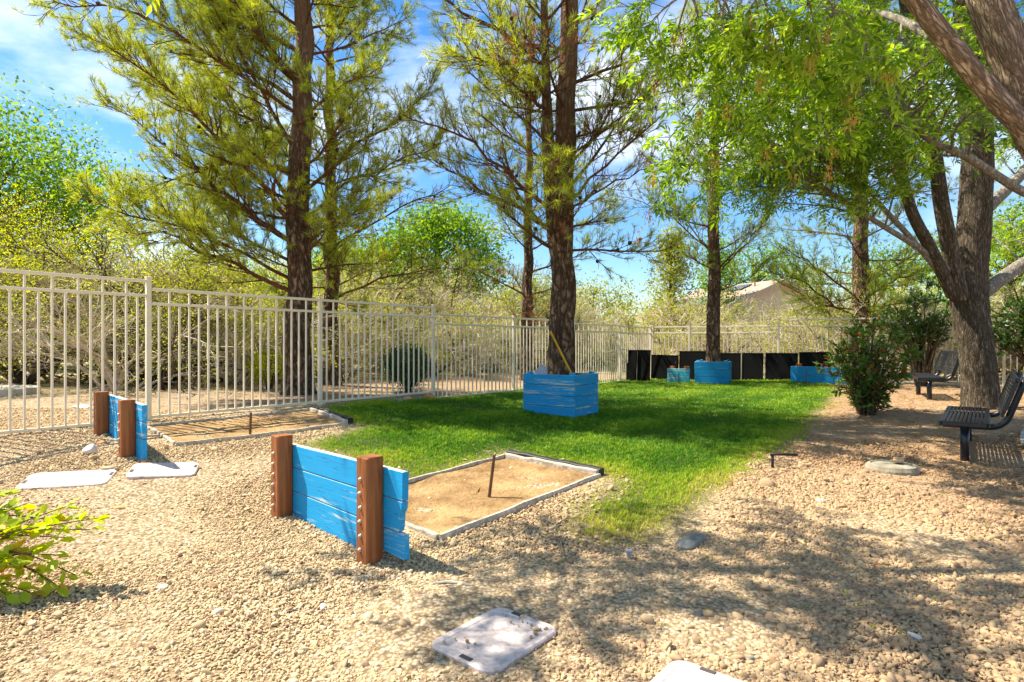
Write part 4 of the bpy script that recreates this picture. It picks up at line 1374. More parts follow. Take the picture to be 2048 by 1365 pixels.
def seeds_at(r, root, base, pts, n=26, name='seed_cluster'):
    """drooping bunches of dry winged seeds, each bunch a part"""
    for p in pts:
        mb = MB()
        k = r.integers(n - 8, n + 8)
        B = r.normal(0, .026, (k, 3)) * [1, 1, 2.0] - [0, 0, .05]
        D = norm(r.normal(0, .35, (k, 3)) + [0, 0, -1])
        leaflets(mb, B, D, norm(r.normal(0, 1, (k, 3))), .05, .011)
        o = tag(mb.obj(name, M_SEED, root), kind='stuff'); o.location = np.asarray(p) - base

# big ash on the right
r = np.random.default_rng(201)
AB = np.array([7.36, 9.4]); ABZ = gz(*AB); base = np.array([AB[0], AB[1], ABZ])
ash = thing('ash_tree', 'big multi-stemmed ash tree with a grey trunk beside the far bench', 'ash tree', base)
dA_ = 9.4
trunk_mesh([base - [0,0,.15], P(1960,760,9.4), P(1950,680,9.4), P(1940,610,9.4), P(1940,540,9.4), P(1950,420,9.4), P(1955,280,9.4), P(1945,140,9.4), P(1930,0,9.4), P(1915,-160,9.4), P(1890,-420,9.4)],
           [.25, .235, .23, .25, .245, .225, .21, .2, .18, .15, .12, .07], 56, .045, 3, .18, base, 170).obj('trunk', M_ABARK, ash, True)
stems = [([P(1920,600,9.3), P(1900,500,9.2), P(1882,400,9.1), P(1866,280,9.0), P(1838,150,8.9), P(1812,20,8.8), P(1790,-130,8.7), P(1760,-300,8.6)], [.13,.115,.105,.095,.085,.075,.06,.03]),
         ([P(1905,590,9.3), P(1862,500,9.0), P(1822,420,8.8), P(1800,330,8.7), P(1786,230,8.6), P(1760,110,8.5), P(1730,-40,8.4)], [.09,.085,.075,.068,.06,.05,.03]),
         ([P(1930,570,9.4), P(1850,505,9.0), P(1770,455,8.7), P(1690,405,8.4), P(1610,350,8.2), P(1555,318,8.0)], [.05,.045,.038,.03,.022,.01]),
         ([P(1890,560,9.2), P(1820,475,8.9), P(1740,390,8.6), P(1680,340,8.4), P(1630,305,8.2)], [.045,.04,.03,.022,.01]),
         ([P(1958,592,9.42), P(2035,535,9.6), P(2110,490,9.7), P(2200,420,9.8)], [.11,.10,.08,.05]),
         ([P(1960,430,9.42), P(2055,335,9.9), P(2140,220,10.3)], [.1,.08,.05]),
         ([P(2110,405,7.4), P(2048,385,7.4), P(1990,350,7.3), P(1930,312,7.2), P(1860,280,7.1), P(1815,225,7.0), P(1760,170,6.9), P(1700,120,6.8)], [.055,.052,.05,.046,.042,.035,.028,.012])]
for k, (q, rad) in enumerate(stems):
    trunk_mesh(q, rad, 18, .04, 31 + k, 0, base, 50).obj('limb', M_ALIMB if k not in (0, 1) else M_ABARK, ash, True)
leafB, leafD, twl = [], [], []
lm = MB()
allst = [resample(q, 30) for q, _ in stems] + [resample([P(1945,540,9.4), P(1968,280,9.4), P(1955,140,9.4), P(1930,0,9.4), P(1890,-300,9.4)], 30)]
for k in range(270):
    st = allst[r.integers(len(allst))]
    p, d = along(st, r.uniform(.3, 1) ** .8)
    e = perp(r, d, r.uniform(.6, 1.3)); e[2] = abs(e[2]) * .5 + r.normal(.05, .2)
    Ln = r.uniform(.6, 1.7)
    q = p + norm(e) * Ln
    if q[2] < 1.9: continue
    foliage_branch(r, lm, twl, leafB, leafD, p, q, .012 + .006 * Ln, int(5 + 5 * Ln), origin=base)
tag(lm.obj('branches', M_ALIMB, ash, True), kind='stuff')
finish_leaves(r, ash, base, leafB, leafD, .082, .34, M_ASHLEAF, twl, M_ALIMB)
print('ash leaves', len(leafB))

# nearer ash leaning in from the upper right, its canopy reaching over the viewer
r = np.random.default_rng(211)
NB = np.array([4.95, 4.55]); base = np.array([NB[0], NB[1], gz(*NB)])
nash = thing('ash_tree', 'leaning near ash whose thick forked limb enters at the upper right corner', 'ash tree', base)
trunk_mesh([base - [0,0,.15], base + [-.05,0,.9], base + [-.15,.02,1.7], P(2085,300,4.6), P(2035,150,4.6), P(1985,20,4.6), P(1935,-150,4.6), P(1870,-400,4.5), P(1760,-700,4.3)],
           [.23,.19,.15,.12,.135,.13,.12,.1,.05], 48, .05, 7, .3, base, 170).obj('trunk', M_ABARK2, nash, True)
nst = [([P(2052,262,4.6), P(1985,190,4.5), P(1915,110,4.4), P(1850,25,4.3), P(1780,-70,4.2), P(1660,-220,4.0), P(1500,-380,3.8), P(1300,-560,3.6)], [.08,.075,.07,.066,.06,.055,.05,.03]),
       ([P(1780,-70,4.2), P(1640,-70,4.6), P(1500,-40,5.0), P(1380,-20,5.4)], [.04,.035,.025,.012]),
       ([P(1915,110,4.4), P(1800,40,5.0), P(1700,20,5.5), P(1600,60,5.9), P(1500,110,6.2)], [.035,.03,.024,.018,.008]),
       ([P(1880,-380,4.5), P(1500,-500,4.6), P(1100,-560,4.6), P(700,-560,4.5), P(420,-420,4.4), P(200,-300,4.3)], [.08,.07,.055,.045,.03,.015]),
       ([P(1660,-220,4.0), P(1400,-480,3.4), P(1000,-900,2.8), P(500,-1200,2.4)], [.05,.04,.03,.012]),
       ([P(1870,-400,4.5), P(1900,-700,3.6), P(1800,-1300,2.6), P(1500,-1900,1.9)], [.07,.055,.04,.02])]
for k, (q, rad) in enumerate(nst):
    trunk_mesh(q, rad, 16, .04, 71 + k, 0, base, 44).obj('limb', M_ABARK2 if k == 0 else M_ALIMB, nash, True)
lm = MB(); leafB, leafD, twl, seedp = [], [], [], []
S = [resample(q, 30) for q, _ in nst]
# drooping sprays that hang into the picture
for (px, py, d) in [(1290,60,5.6),(1340,150,5.8),(1390,90,5.5),(1450,60,5.4),(1480,170,5.6),(1540,230,5.8),(1560,120,5.3),(1610,200,5.5),(1640,110,5.1),(1660,290,5.9),(1590,310,6.1),(1500,290,6.2),
                    (1440,330,6.4),(1700,60,4.9),(1720,190,5.4),(1760,120,4.8),(1400,230,6.2),(1330,290,6.6),(1360,380,6.9),(1310,400,7.2),(1790,260,5.8),(1250,20,5.5),(1520,40,5.0),(1470,110,5.2),(1420,410,7.0),(1580,60,5.0),(1690,250,5.6),(1345,330,6.8)]:
    e = P(px, py, d)
    cand = np.concatenate([S[1], S[2], S[0][18:]]); st = cand[np.argmin(np.linalg.norm(cand - e - [0, 0, .5], axis=1))]
    foliage_branch(r, lm, twl, leafB, leafD, st, e, .013, 9, (.2, .5), (5, 9), origin=base)
    if r.random() < .8: seedp.append(e + r.normal(0, .12, 3)); 
    if r.random() < .5: seedp.append(e + r.normal(0, .2, 3))
nshow = len(leafB)
# canopy above the frame, it shades the gravel
for (x, y, z, k) in [(-2.2,4.1,5.2,5),(-1.5,3.6,5.0,6),(-.9,4.2,5.4,6),(-.3,3.5,5.2,7),(.3,4.2,5.6,7),(.9,3.6,5.4,7),(-1.0,2.9,4.8,5),(.1,2.8,5.0,5),(1.0,2.6,5.0,4),(-1.8,3.0,4.6,4),(.2,1.6,4.8,4),(-2.6,3.6,5.1,3),(-2.6,4.2,4.5,4),(-2.2,4.6,4.7,4),(-2.9,3.7,4.3,4),(-1.9,4.5,4.8,4),(-2.8,3.2,4.4,3),(-1.5,4.8,4.9,4),(.6,6.2,6.0,6),(1.4,6.6,6.2,6),(2.5,7.0,6.3,6),(2.8,7.0,6.4,6),(3.4,6.2,6.1,5),(.2,7.0,6.2,4),(2.0,7.6,6.6,5),(3.6,7.6,6.7,5)]:
    c = np.array([x, y, z])
    cand = np.concatenate([S[0][16:], S[3], S[4], S[5]]); st = cand[np.argmin(np.linalg.norm(cand - c, axis=1))]
    for _ in range(k):
        e = c + r.normal(0, .42, 3) * [1, 1, .6]
        foliage_branch(r, lm, twl, leafB, leafD, st + r.normal(0, .1, 3), e, .012, 8, (.25, .55), (4, 6), origin=base)
tag(lm.obj('branches', M_ALIMB, nash, True), kind='stuff')
LB = np.array(leafB); LD = np.array(leafD)
# the leaves that show largest are single parts, the rest one mass
pxs = 1024 + LB[:, 0] / LB[:, 1] * 1200; pys = 686 - (LB[:, 2] - CAMZ) / LB[:, 1] * 1200
vis = (np.arange(len(LB)) < nshow) & (pxs > 0) & (pxs < 2048) & (pys > 0)
order = np.argsort(np.where(vis, LB[:, 1], 1e9)); nind = min(290, vis.sum())
single = order[:nind]
protos = []
for k in range(4):
    mb = MB(); b_, d_, n_, l_ = ash_leaf(r, np.zeros((1, 3)), np.array([[1.0, 0, 0]]), np.array([1.0]), 2)
    leaflets(mb, b_, d_, n_, l_, l_ * .32); me = mb.mesh('leaf'); me.materials.append(M_ASHLEAF); protos.append(me)
for i in single:
    o = link('leaf', protos[r.integers(4)], nash)
    o.location = LB[i] - base
    q = Vector(LD[i]).to_track_quat('X', 'Z'); o.rotation_euler = q.to_euler(); o.rotation_euler.rotate_axis('X', r.normal(0, .5))
    s = r.uniform(.075, .115); o.scale = (s, s, s)
rest = np.ones(len(LB), bool); rest[single] = False
finish_leaves(r, nash, base, LB[rest], LD[rest], .10, .33, M_ASHLEAF, twl, M_ALIMB)
seeds_at(r, nash, base, seedp)
print('near ash leaves', len(LB))

# ------------------------------------------------------------------ shrubs and background growth
def grow(r, p, d, Ln, rad, lev, maxlev, out, kids=(4, 7), wig=.2, lift=.1, spread=(.4, 1.0), ratio=.6, m=5):
    pth = curve(r, p, d, Ln, m, wig, lift)
    out.append((pth, np.linspace(rad, rad * .45, m), lev))
    if lev >= maxlev: return
    for k in range(r.integers(*kids)):
        q, dd = along(pth, r.uniform(.25, 1.0))
        grow(r, q, perp(r, dd, r.uniform(*spread)), Ln * ratio * r.uniform(.7, 1.2), rad * .5, lev + 1, maxlev, out, kids, wig, lift, spread, ratio, m)
def wood_parts(root, segs, m_thick, m_thin, thin_lev=2):
    a, b = MB(), MB()
    A = [s for s in segs if s[2] < thin_lev]; B = [s for s in segs if s[2] >= thin_lev]
    if A: tubes(a, np.array([s[0] for s in A]), np.array([s[1] for s in A]), 6); tag(a.obj('stems', m_thick, root, True), kind='stuff')
    if B: tubes(b, np.array([s[0] for s in B]), np.array([s[1] for s in B]), 3); tag(b.obj('twigs', m_thin, root), kind='stuff')
def small_leaves(r, root, pts, n_per, spread, size, wr, m, name='leaves', flat=.3):
    pts = np.asarray(pts); k = len(pts) * n_per
    B = np.repeat(pts, n_per, 0) + r.normal(0, spread, (k, 3))
    D = norm(r.normal(0, 1, (k, 3)) + [0, 0, -.1]); Nn = norm(r.normal(0, flat + .4, (k, 3)) + [0, 0, 1])
    mb = MB(); s = size * r.uniform(.6, 1.3, k)
    S = norm(np.cross(D, Nn)); s_ = s[:, None]
    V = np.stack([B, B + D * s_ * .5 + S * s_ * wr / 2, B + D * s_, B + D * s_ * .5 - S * s_ * wr / 2], 1).reshape(-1, 3)
    mb.add(V, np.arange(k * 4).reshape(-1, 4))
    return tag(mb.obj(name, m, root), kind='stuff')

def thicket(name, label, cat, seed, h, nst, lv, m1, m2, lm, nleaf, lsz, group, spread=1.0, rad=.03, leafs=.055, kids=(4, 7)):
    r = np.random.default_rng(seed)
    root = thing(name, label, cat, (0, 0, 0), 0, group)
    segs = []
    for k in range(nst):
        a = k * 2.4 + r.normal(0, .3); el = r.uniform(.35, 1.25)
        d = [math.cos(a) * math.cos(el) * spread, math.sin(a) * math.cos(el) * spread, math.sin(el)]
        grow(r, r.normal(0, .12, 3) * [1, 1, 0], d, h * r.uniform(.55, .85), rad * r.uniform(.7, 1.2), 0, lv, segs, kids, .22, .12)
    segs = [s for s in segs if s[0][:, 2].min() > -.05 or s[2] == 0]
    wood_parts(root, segs, m1, m2)
    ends = np.array([s[0][-1] for s in segs if s[2] >= lv - 1] + [s[0][2] for s in segs if s[2] == lv])
    if nleaf and len(ends):
        sel = ends[r.random(len(ends)) < nleaf]
        small_leaves(r, root, sel, 9, leafs, lsz, .4, lm)
    return root
GRP = 'tangled bare shrubs behind the fences'
LBL = 'tangled grey-twigged shrub with sparse yellow-green leaves beyond the fence'
LBLS = ['bare grey-twigged shrub with few yellow-green leaves just behind the side fence', 'taller bare grey shrub further off behind the side fence',
        'bare grey-twigged shrub just behind the back fence', 'taller bare grey shrub further off behind the back fence']
PR_ = [thicket('thicket_shrub', LBL, 'shrub', 301 + k, 2.0, 10, 3, M_DTWIG if k == 1 else M_GTWIG, M_GTWIG, M_LIME if k == 2 else M_OLIVE, (.28, .14, .45)[k], .04, GRP) for k in range(3)]
r = np.random.default_rng(311)
spots = []
# along the side fence, from the left edge to the far corner
for k in range(19):
    t = 1.2 + k * 1.08; s = r.uniform(4.2, 6.4)
    q = P0 + FD * t * 1.02 + np.array([-.785, .62]) * s
    spots.append((q[0], q[1], r.uniform(.85, 1.25), 0))
for k in range(22):
    t = -1 + k * .95; s = r.uniform(7.0, 10.5)
    q = P0 + FD * t * 1.1 + np.array([-.785, .62]) * s
    spots.append((q[0], q[1], r.uniform(1.2, 1.7), 1))
# behind the back fence
for k in range(22):
    q = np.array([2.8, 17.8]) + BD * k * .68 + np.array([.522, .853]) * r.uniform(.9, 5.5)
    spots.append((q[0], q[1], r.uniform(.8, 1.15), 2))
for k in range(10):
    q = np.array([4, 22.5]) + BD * k * 1.6 + np.array([.522, .853]) * r.uniform(1.5, 6)
    spots.append((q[0], q[1], r.uniform(1.0, 1.45), 3))
for i, (x, y, s, zone) in enumerate(spots):
    o = PR_[i] if i < 3 else copy_thing(PR_[i % 3])
    o['label'] = LBLS[zone]; o['group'] = 'bare shrubs, ' + ('side fence near row', 'side fence far row', 'back fence near row', 'back fence far row')[zone]
    o.location = (x, y, gz(x, y) - .05); o.rotation_euler = (0, 0, r.uniform(0, 6.28)); o.scale = (s * 1.1, s * 1.1, s * r.uniform(.8, 1.05))

# low dark stems and dead wood along the far side of the left fence, lime mesquites over them
def mesquite(label, xy, h, seed, m, nst=5, lf=.8, dens=8, sp=.13, lsz=.05, rad=.075, group='lime green mesquite trees', kids=(4, 7)):
    r = np.random.default_rng(seed)
    root = thing('mesquite_tree', label, 'mesquite tree', (xy[0], xy[1], gz(*xy)), 0, group)
    segs = []
    for k in range(nst):
        a = k * 6.28 / nst + r.normal(0, .4); el = r.uniform(.6, 1.2)
        grow(r, r.normal(0, .1, 3) * [1, 1, 0], [math.cos(a)*math.cos(el), math.sin(a)*math.cos(el), math.sin(el)], h * r.uniform(.5, .7), rad * r.uniform(.7, 1.1), 0, 3, segs, kids, .28, .05)
    wood_parts(root, segs, M_DTWIG, M_DTWIG)
    ends = np.array([s[0][-1] for s in segs if s[2] >= 2] + [s[0][2] for s in segs if s[2] == 3])
    zc = ends[:, 2]; keep = r.random(len(ends)) < np.clip((zc / h - .1) * 2.2, .12, 1) * lf
    small_leaves(r, root, ends[keep], dens, sp, lsz, .42, m)
    return root
mesquite('lime green mesquite at the far left behind the fence', (-10.2, 12.6), 4.6, 401, M_LIME, 6, .9, 24, .13, .042)
mesquite('lime green mesquite leaning behind the second fence panel', (-7.2, 12.4), 3.6, 402, M_LIME, 6, .85, 22, .12, .04)
mesquite('low lime mesquite left of the largest pine', (-6.0, 14.4), 3.3, 403, M_LIME, 5, .8, 20, .12, .04)
mesquite('lime mesquite far behind the two left pines', (-8.0, 18.5), 4.8, 404, M_LIME, 5, .9, 18, .15, .055)
mesquite('dark-limbed mesquite at the left edge of the picture', (-8.6, 12.9), 3.4, 405, M_LIME, 6, .6, 18, .11, .04)
mesquite('olive mesquite between the two left pines and the slender pine', (-3.2, 18.5), 4.2, 406, M_OLIVE, 6, .8, 17, .13, .048)
mesquite('olive mesquite behind the slender pine', (1.0, 22.0), 4.2, 407, M_OLIVE, 6, .8, 17, .14, .05)
mesquite('lime mesquite near the far corner of the fences', (5.4, 21.5), 3.4, 408, M_LIME, 5, .6, 9, .17, .055)
mesquite('olive mesquite behind the back fence at the right', (13.4, 18.0), 3.4, 409, M_OLIVE, 5, .7, 9, .17, .055)
mesquite('lime mesquite behind the back fence beyond the ash', (13.2, 14.4), 3.0, 410, M_LIME, 5, .6, 8, .17, .055)

def broad_tree(label, xy, h, rad, seed, m, trunk=.16, shape='round', lsz=.12, nclump=170, per=60, group='background trees', z0=.25, nameo='broadleaf_tree'):
    r = np.random.default_rng(seed)
    root = thing(nameo, label, 'tree', (xy[0], xy[1], gz(*xy)), 0, group)
    trunk_mesh([np.array([0,0,-.2]), np.array([.05,0,h*.3]), np.array([-.05,.05,h*.6]), np.array([0,0,h*.92])], [trunk, trunk*.8, trunk*.5, .03], 14, .06, seed, .3, None, 24).obj('trunk', M_PBARK, root, True)
    lm = MB(); C = []
    for k in range(nclump):
        u = r.uniform(0, 1); a = r.uniform(0, 6.28)
        if shape == 'cone':
            z = h * (z0 + (1 - z0) * u ** 1.2); rr = rad * (1.02 - (z / h - z0) / (1 - z0)) * r.uniform(.35, 1.05)
        else:
            v = norm(r.normal(0, 1, 3)); q = r.uniform(.45, 1.0) ** .6
            z = h * (z0 + 1) / 2 + v[2] * q * h * (1 - z0) / 2; rr = rad * q * math.hypot(v[0], v[1]) * (1 + .2 * math.sin(3 * a + seed)); a = math.atan2(v[1], v[0])
        c = np.array([rr * math.cos(a), rr * math.sin(a), z]); C.append(c)
        if k % 3 == 0:
            s = np.array([0, 0, max(.2 * h, z - .5 * rr - .2)])
            tubes(lm, resample([s, (s + c) / 2 + r.normal(0, .12, 3), c], 5), np.linspace(trunk * .3, .012, 5), 5)
    tag(lm.obj('branches', M_DTWIG, root, True), kind='stuff')
    small_leaves(r, root, np.array(C), per, rad * .13 + .06, lsz, .5, m)
    return root
broad_tree('big bright green tree rising at the left edge beyond the mesquites', (-19.5, 22.0), 9.6, 4.6, 501, M_GREEN, .3, nclump=400, per=130, lsz=.17, z0=.12)
broad_tree('round bright green tree behind the thicket, left of the planter pine', (-3.6, 29.0), 7.5, 2.9, 502, M_GREEN, .2, nclump=230, per=110, lsz=.19, z0=.2)
broad_tree('second round green tree lower beside the bright one', (-7.0, 28.0), 5.6, 2.8, 503, M_GREEN, .2, nclump=180, per=70, lsz=.22, z0=.15)
broad_tree('cone shaped yellow-green conifer left of the far pine', (7.6, 28.5), 6.3, 2.0, 504, M_OLIVE, .16, 'cone', .15, 170, 60, z0=.05, nameo='conifer_tree')
broad_tree('dark conifer in front of the tan house', (11.6, 34.0), 7.0, 2.1, 505, M_GREEN, .18, 'cone', .16, 150, 50, z0=.1, nameo='conifer_tree')
broad_tree('broad green tree behind the tan house', (18.5, 46.0), 8.6, 4.4, 506, M_GREEN, .25, nclump=200, per=60, lsz=.22, z0=.1)
broad_tree('low green tree far off between the left mesquites', (-16.0, 32.0), 5.6, 3.6, 507, M_GREEN, .2, nclump=180, per=60, lsz=.2, z0=.08)
broad_tree('green tree far behind the bright round tree', (-11.0, 38.0), 6.4, 3.8, 508, M_GREEN, .2, nclump=160, per=60, lsz=.22, z0=.08)
broad_tree('olive tree far off behind the slender pine', (1.5, 40.0), 5.0, 3.6, 509, M_OLIVE, .2, nclump=150, per=60, lsz=.22, z0=.05)
broad_tree('olive tree far off right of the slender pine', (6.0, 44.0), 5.2, 3.6, 510, M_OLIVE, .2, nclump=150, per=60, lsz=.22, z0=.05)
broad_tree('green tree between the two houses', (26.0, 40.0), 7.5, 4.0, 511, M_GREEN, .25, nclump=170, per=60, lsz=.22, z0=.08)
broad_tree('green tree at the far right behind the ash', (20.0, 24.0), 6.5, 3.0, 512, M_GREEN, .22, nclump=190, per=60, lsz=.15, z0=.1)
broad_tree('pale olive tree far off beyond the left mesquites', (-24.0, 40.0), 6.0, 4.4, 513, M_OLIVE, .2, nclump=160, per=60, lsz=.24, z0=.05)

# dark round bush behind the side fence
def round_bush(name, label, xy, rad, h, seed, m, n=150, per=40, lsz=.05, stems=7, lift=.12):
    r = np.random.default_rng(seed)
    root = thing(name, label, 'shrub', (xy[0], xy[1], gz(*xy)))
    sg = MB(); C = []
    for k in range(n):
        v = norm(r.normal(0, 1, 3)); q = r.uniform(.4, 1) ** .5
        C.append(np.array([v[0]*rad*q, v[1]*rad*q, lift + h/2 + v[2]*q*h/2]))
    for k in range(stems):
        c = C[k * 3]; tubes(sg, resample([np.array([c[0]*.15, c[1]*.15, -.05]), np.array([c[0]*.4, c[1]*.4, h*.3]), c], 5), np.linspace(.018, .006, 5), 5)
    tag(sg.obj('stems', M_DTWIG, root, True), kind='stuff')
    small_leaves(r, root, np.array(C), per, rad * .13, lsz, .5, m)
    return root
_g = P(815, 765, 11.4); round_bush('round_bush', 'dark green rounded bush behind the side fence', (_g[0], 11.4), .46, .78, 521, M_DARKLEAF, 220, 60, .04)
_g = G(548, 778); round_bush('round_bush', 'small yellow-green bush beside the largest pine trunk', (_g[0]*.98 - .2, _g[1]*1.0), .33, .65, 522, M_LIME, 70, 30, .05)

# ------------------------------------------------------------------ photinia shrub: every leaf counts
def oval_leaf_mesh(name, m, L_=1.0, W_=.42):
    ts = np.array([0, .18, .42, .68, .88, 1.0]); ws = np.array([.02, .27, .5, .42, .2, 0]) * W_ * 2 * .5 / .5
    V = []; 
    for t, w in zip(ts, ws):
        z = -.14 * t * t
        V += [(t*L_, -w/2, z + .10*w), (t*L_, 0, z), (t*L_, w/2, z + .10*w)]
    F = [[i*3+j, (i+1)*3+j, (i+1)*3+j+1, i*3+j+1] for i in range(5) for j in range(2)]
    mb = MB(); mb.add(V, F); me = mb.mesh(name, True); me.materials.append(m); return me
def leafy_shrub(label, xy, h, rad, seed, nst, msz, singles, group=None, mixred=.25, zlo=.35, stem_r=.011, twigs=6, per=(5, 9)):
    r = np.random.default_rng(seed)
    base = np.array([xy[0], xy[1], gz(*xy)])
    root = thing('leafy_shrub', label, 'shrub', base, 0, group)
    LB, LD = [], []
    for k in range(nst):
        a = r.uniform(0, 6.28); q = rad * r.uniform(.2, 1.0)
        top = np.array([math.cos(a)*q, math.sin(a)*q, h * (r.uniform(.5, 1.0) if q < .6 * rad else r.uniform(.4, .85))])
        b0 = np.array([math.cos(a)*.07, math.sin(a)*.07, -.05]) * r.uniform(.4, 1.6)
        pth = resample([b0, b0 + [top[0]*.25, top[1]*.25, h*.3], top*.75 + r.normal(0, .04, 3), top], 9)
        mb = MB(); tubes(mb, pth, np.linspace(stem_r, .004, 9), 6)
        for j in range(twigs):
            t = r.uniform(zlo * .7, 1.0); p, d = along(pth, t)
            tw = curve(r, p, perp(r, d, r.uniform(.5, 1.1)), r.uniform(.12, .3), 4, .12, .25)
            tubes(mb, tw, np.linspace(.004, .002, 4), 4)
            for q_ in range(r.integers(*per)):
                pp, dd = along(tw, r.uniform(.3, 1)); LB.append(pp); LD.append(perp(r, dd, r.uniform(.5, 1.2)))
        for q_ in range(6):
            pp, dd = along(pth, r.uniform(.85, 1)); LB.append(pp); LD.append(perp(r, dd, r.uniform(.4, 1.0)))
        mb.obj('stem', M_DTWIG, root, True)
    LB = np.array(LB); LD = np.array(LD)
    me_g, me_r = oval_leaf_mesh('leaf', M_PHOT), oval_leaf_mesh('leaf', M_PHOTR)
    dist = np.hypot(LB[:, 0] + base[0], LB[:, 1] + base[1])
    order = np.argsort(dist); one = order[:singles]; rest = order[singles:]
    for i in one:
        o = link('leaf', me_r if r.random() < mixred * (LB[i, 2] > .4 * h) else me_g, root); o.location = LB[i]
        o.rotation_euler = Vector(LD[i]).to_track_quat('X', 'Z').to_euler(); o.rotation_euler.rotate_axis('X', r.normal(0, .5)); s = msz * r.uniform(.7, 1.2); o.scale = (s, s, s)
    red = rest[::8] if mixred > .1 else rest[:0]
    for sel, m in ((red, M_PHOTR), (np.setdiff1d(rest, red), M_PHOT if mixred > .1 else M_DARKLEAF)):
        if len(sel):
            mb = MB(); s = msz * r.uniform(.7, 1.2, len(sel))
            leaflets(mb, LB[sel], LD[sel], norm(r.normal(0, .6, (len(sel), 3)) + [0, 0, 1]), s, s * .42); tag(mb.obj('leaves', m, root), kind='stuff')
    return root
leafy_shrub('leafy shrub with green and reddish leaves at the right edge of the lawn', (5.42, 9.17), 1.45, .70, 531, 42, .10, 290, twigs=10, mixred=.22, zlo=.12, per=(6, 10))
leafy_shrub('tall dark leafy shrub against the back fence between the shrub and far bench', (9.05, 13.3), 2.3, .75, 532, 30, .10, 0, mixred=.05, zlo=.7, stem_r=.022, twigs=12, per=(7, 11))
leafy_shrub('dense dark evergreen shrub at the right edge behind the near bench', (10.3, 11.7), 2.2, .85, 533, 46, .10, 0, mixred=0, zlo=.6, stem_r=.02, twigs=12, per=(8, 12))

# ------------------------------------------------------------------ low plant in the left foreground
r = np.random.default_rng(541)
fb = np.array([-2.85, 2.8]); base = np.array([fb[0], fb[1], gz(*fb)])
fp = thing('groundcover_plant', 'low plant with glossy lime leaves reaching in at the left edge', 'plant', base)
me1, me2, me3 = [oval_leaf_mesh('leaf', m, 1.0, .62) for m in (M_FGLEAF, M_FGLEAFY, M_FGLEAFO)]
tips = [(205,1035,2.55),(140,1010,2.6),(60,1065,2.5),(20,985,2.6),(150,1150,2.45),(120,1175,2.4),(90,1100,2.5),(30,1130,2.35),(60,1190,2.35),(10,1050,2.4),(100,1040,2.6),(130,1075,2.5),(20,1200,2.3),(70,1140,2.45),(180,1060,2.6),(40,1020,2.55),(110,1110,2.45),(0,1160,2.4),(160,1035,2.6)]
nlv = 0
for k, (px, py, d) in enumerate(tips):
    e = P(px, py, d + .5); e[2] = max(e[2], gz(e[0], e[1]) + .05)
    s = base + r.normal(0, .08, 3) * [1, 1, 0] + [0, 0, .05]
    pth = resample([s, (s + e) / 2 + [0, 0, .10] + r.normal(0, .03, 3), e], 10)
    mb = MB(); tubes(mb, pth - base, np.linspace(.006, .0025, 10), 6); mb.obj('stem', M_PTWIG, fp, True)
    n = 20
    for q in range(n):
        p, dd = along(pth, .4 + .6 * (q + .5) / n)
        dr = perp(r, dd, r.uniform(.6, 1.2) if q < n - 2 else .2); dr[2] += .25
        me = me2 if r.random() < .07 else (me3 if r.random() < .05 else me1)
        o = link('leaf', me, fp); o.location = p - base + r.normal(0, .01, 3)
        o.rotation_euler = Vector(dr).to_track_quat('X', 'Z').to_euler(); o.rotation_euler.rotate_axis('X', r.normal(0, .5))
        sc = r.uniform(.05, .078); o.scale = (sc, sc, sc); nlv += 1

# ------------------------------------------------------------------ scattered ground cover (geometry nodes)
def scatter_tree(nproto):
    ng = bpy.data.node_groups.new('scatter', 'GeometryNodeTree')
    ng.interface.new_socket('Geometry', in_out='INPUT', socket_type='NodeSocketGeometry')
    ng.interface.new_socket('Geometry', in_out='OUTPUT', socket_type='NodeSocketGeometry')
    gi = ng.nodes.new('NodeGroupInput'); go = ng.nodes.new('NodeGroupOutput')
    def attr(name, dt):
        n = ng.nodes.new('GeometryNodeInputNamedAttribute'); n.data_type = dt; n.inputs['Name'].default_value = name
        return n.outputs['Attribute']
    pid = attr('pid', 'INT')
    def cmp(v):
        n = ng.nodes.new('FunctionNodeCompare'); n.data_type = 'INT'; n.operation = 'EQUAL'
        ng.links.new(pid, n.inputs['A'] if n.inputs['A'].enabled else [s for s in n.inputs if s.name == 'A' and s.enabled][0])
        bs = [s for s in n.inputs if s.name == 'B' and s.enabled][0]; bs.default_value = v
        return n.outputs['Result']
    def sepg(v):
        s = ng.nodes.new('GeometryNodeSeparateGeometry'); s.domain = 'POINT'
        ng.links.new(gi.outputs[0], s.inputs['Geometry']); ng.links.new(cmp(v), s.inputs['Selection'])
        return s.outputs['Selection']
    pts = sepg(0)
    gtoi = ng.nodes.new('GeometryNodeGeometryToInstance')
    for k in range(nproto): ng.links.new(sepg(nproto - k), gtoi.inputs[0])
    iop = ng.nodes.new('GeometryNodeInstanceOnPoints')
    ng.links.new(pts, iop.inputs['Points']); ng.links.new(gtoi.outputs[0], iop.inputs['Instance'])
    iop.inputs['Pick Instance'].default_value = True
    ng.links.new(attr('idx', 'INT'), iop.inputs['Instance Index'])
    er = ng.nodes.new('FunctionNodeEulerToRotation'); ng.links.new(attr('rot', 'FLOAT_VECTOR'), er.inputs[0])
    ng.links.new(er.outputs[0], iop.inputs['Rotation'])
    ng.links.new(attr('scl', 'FLOAT_VECTOR'), iop.inputs['Scale'])
    ng.links.new(iop.outputs[0], go.inputs[0])
    return ng
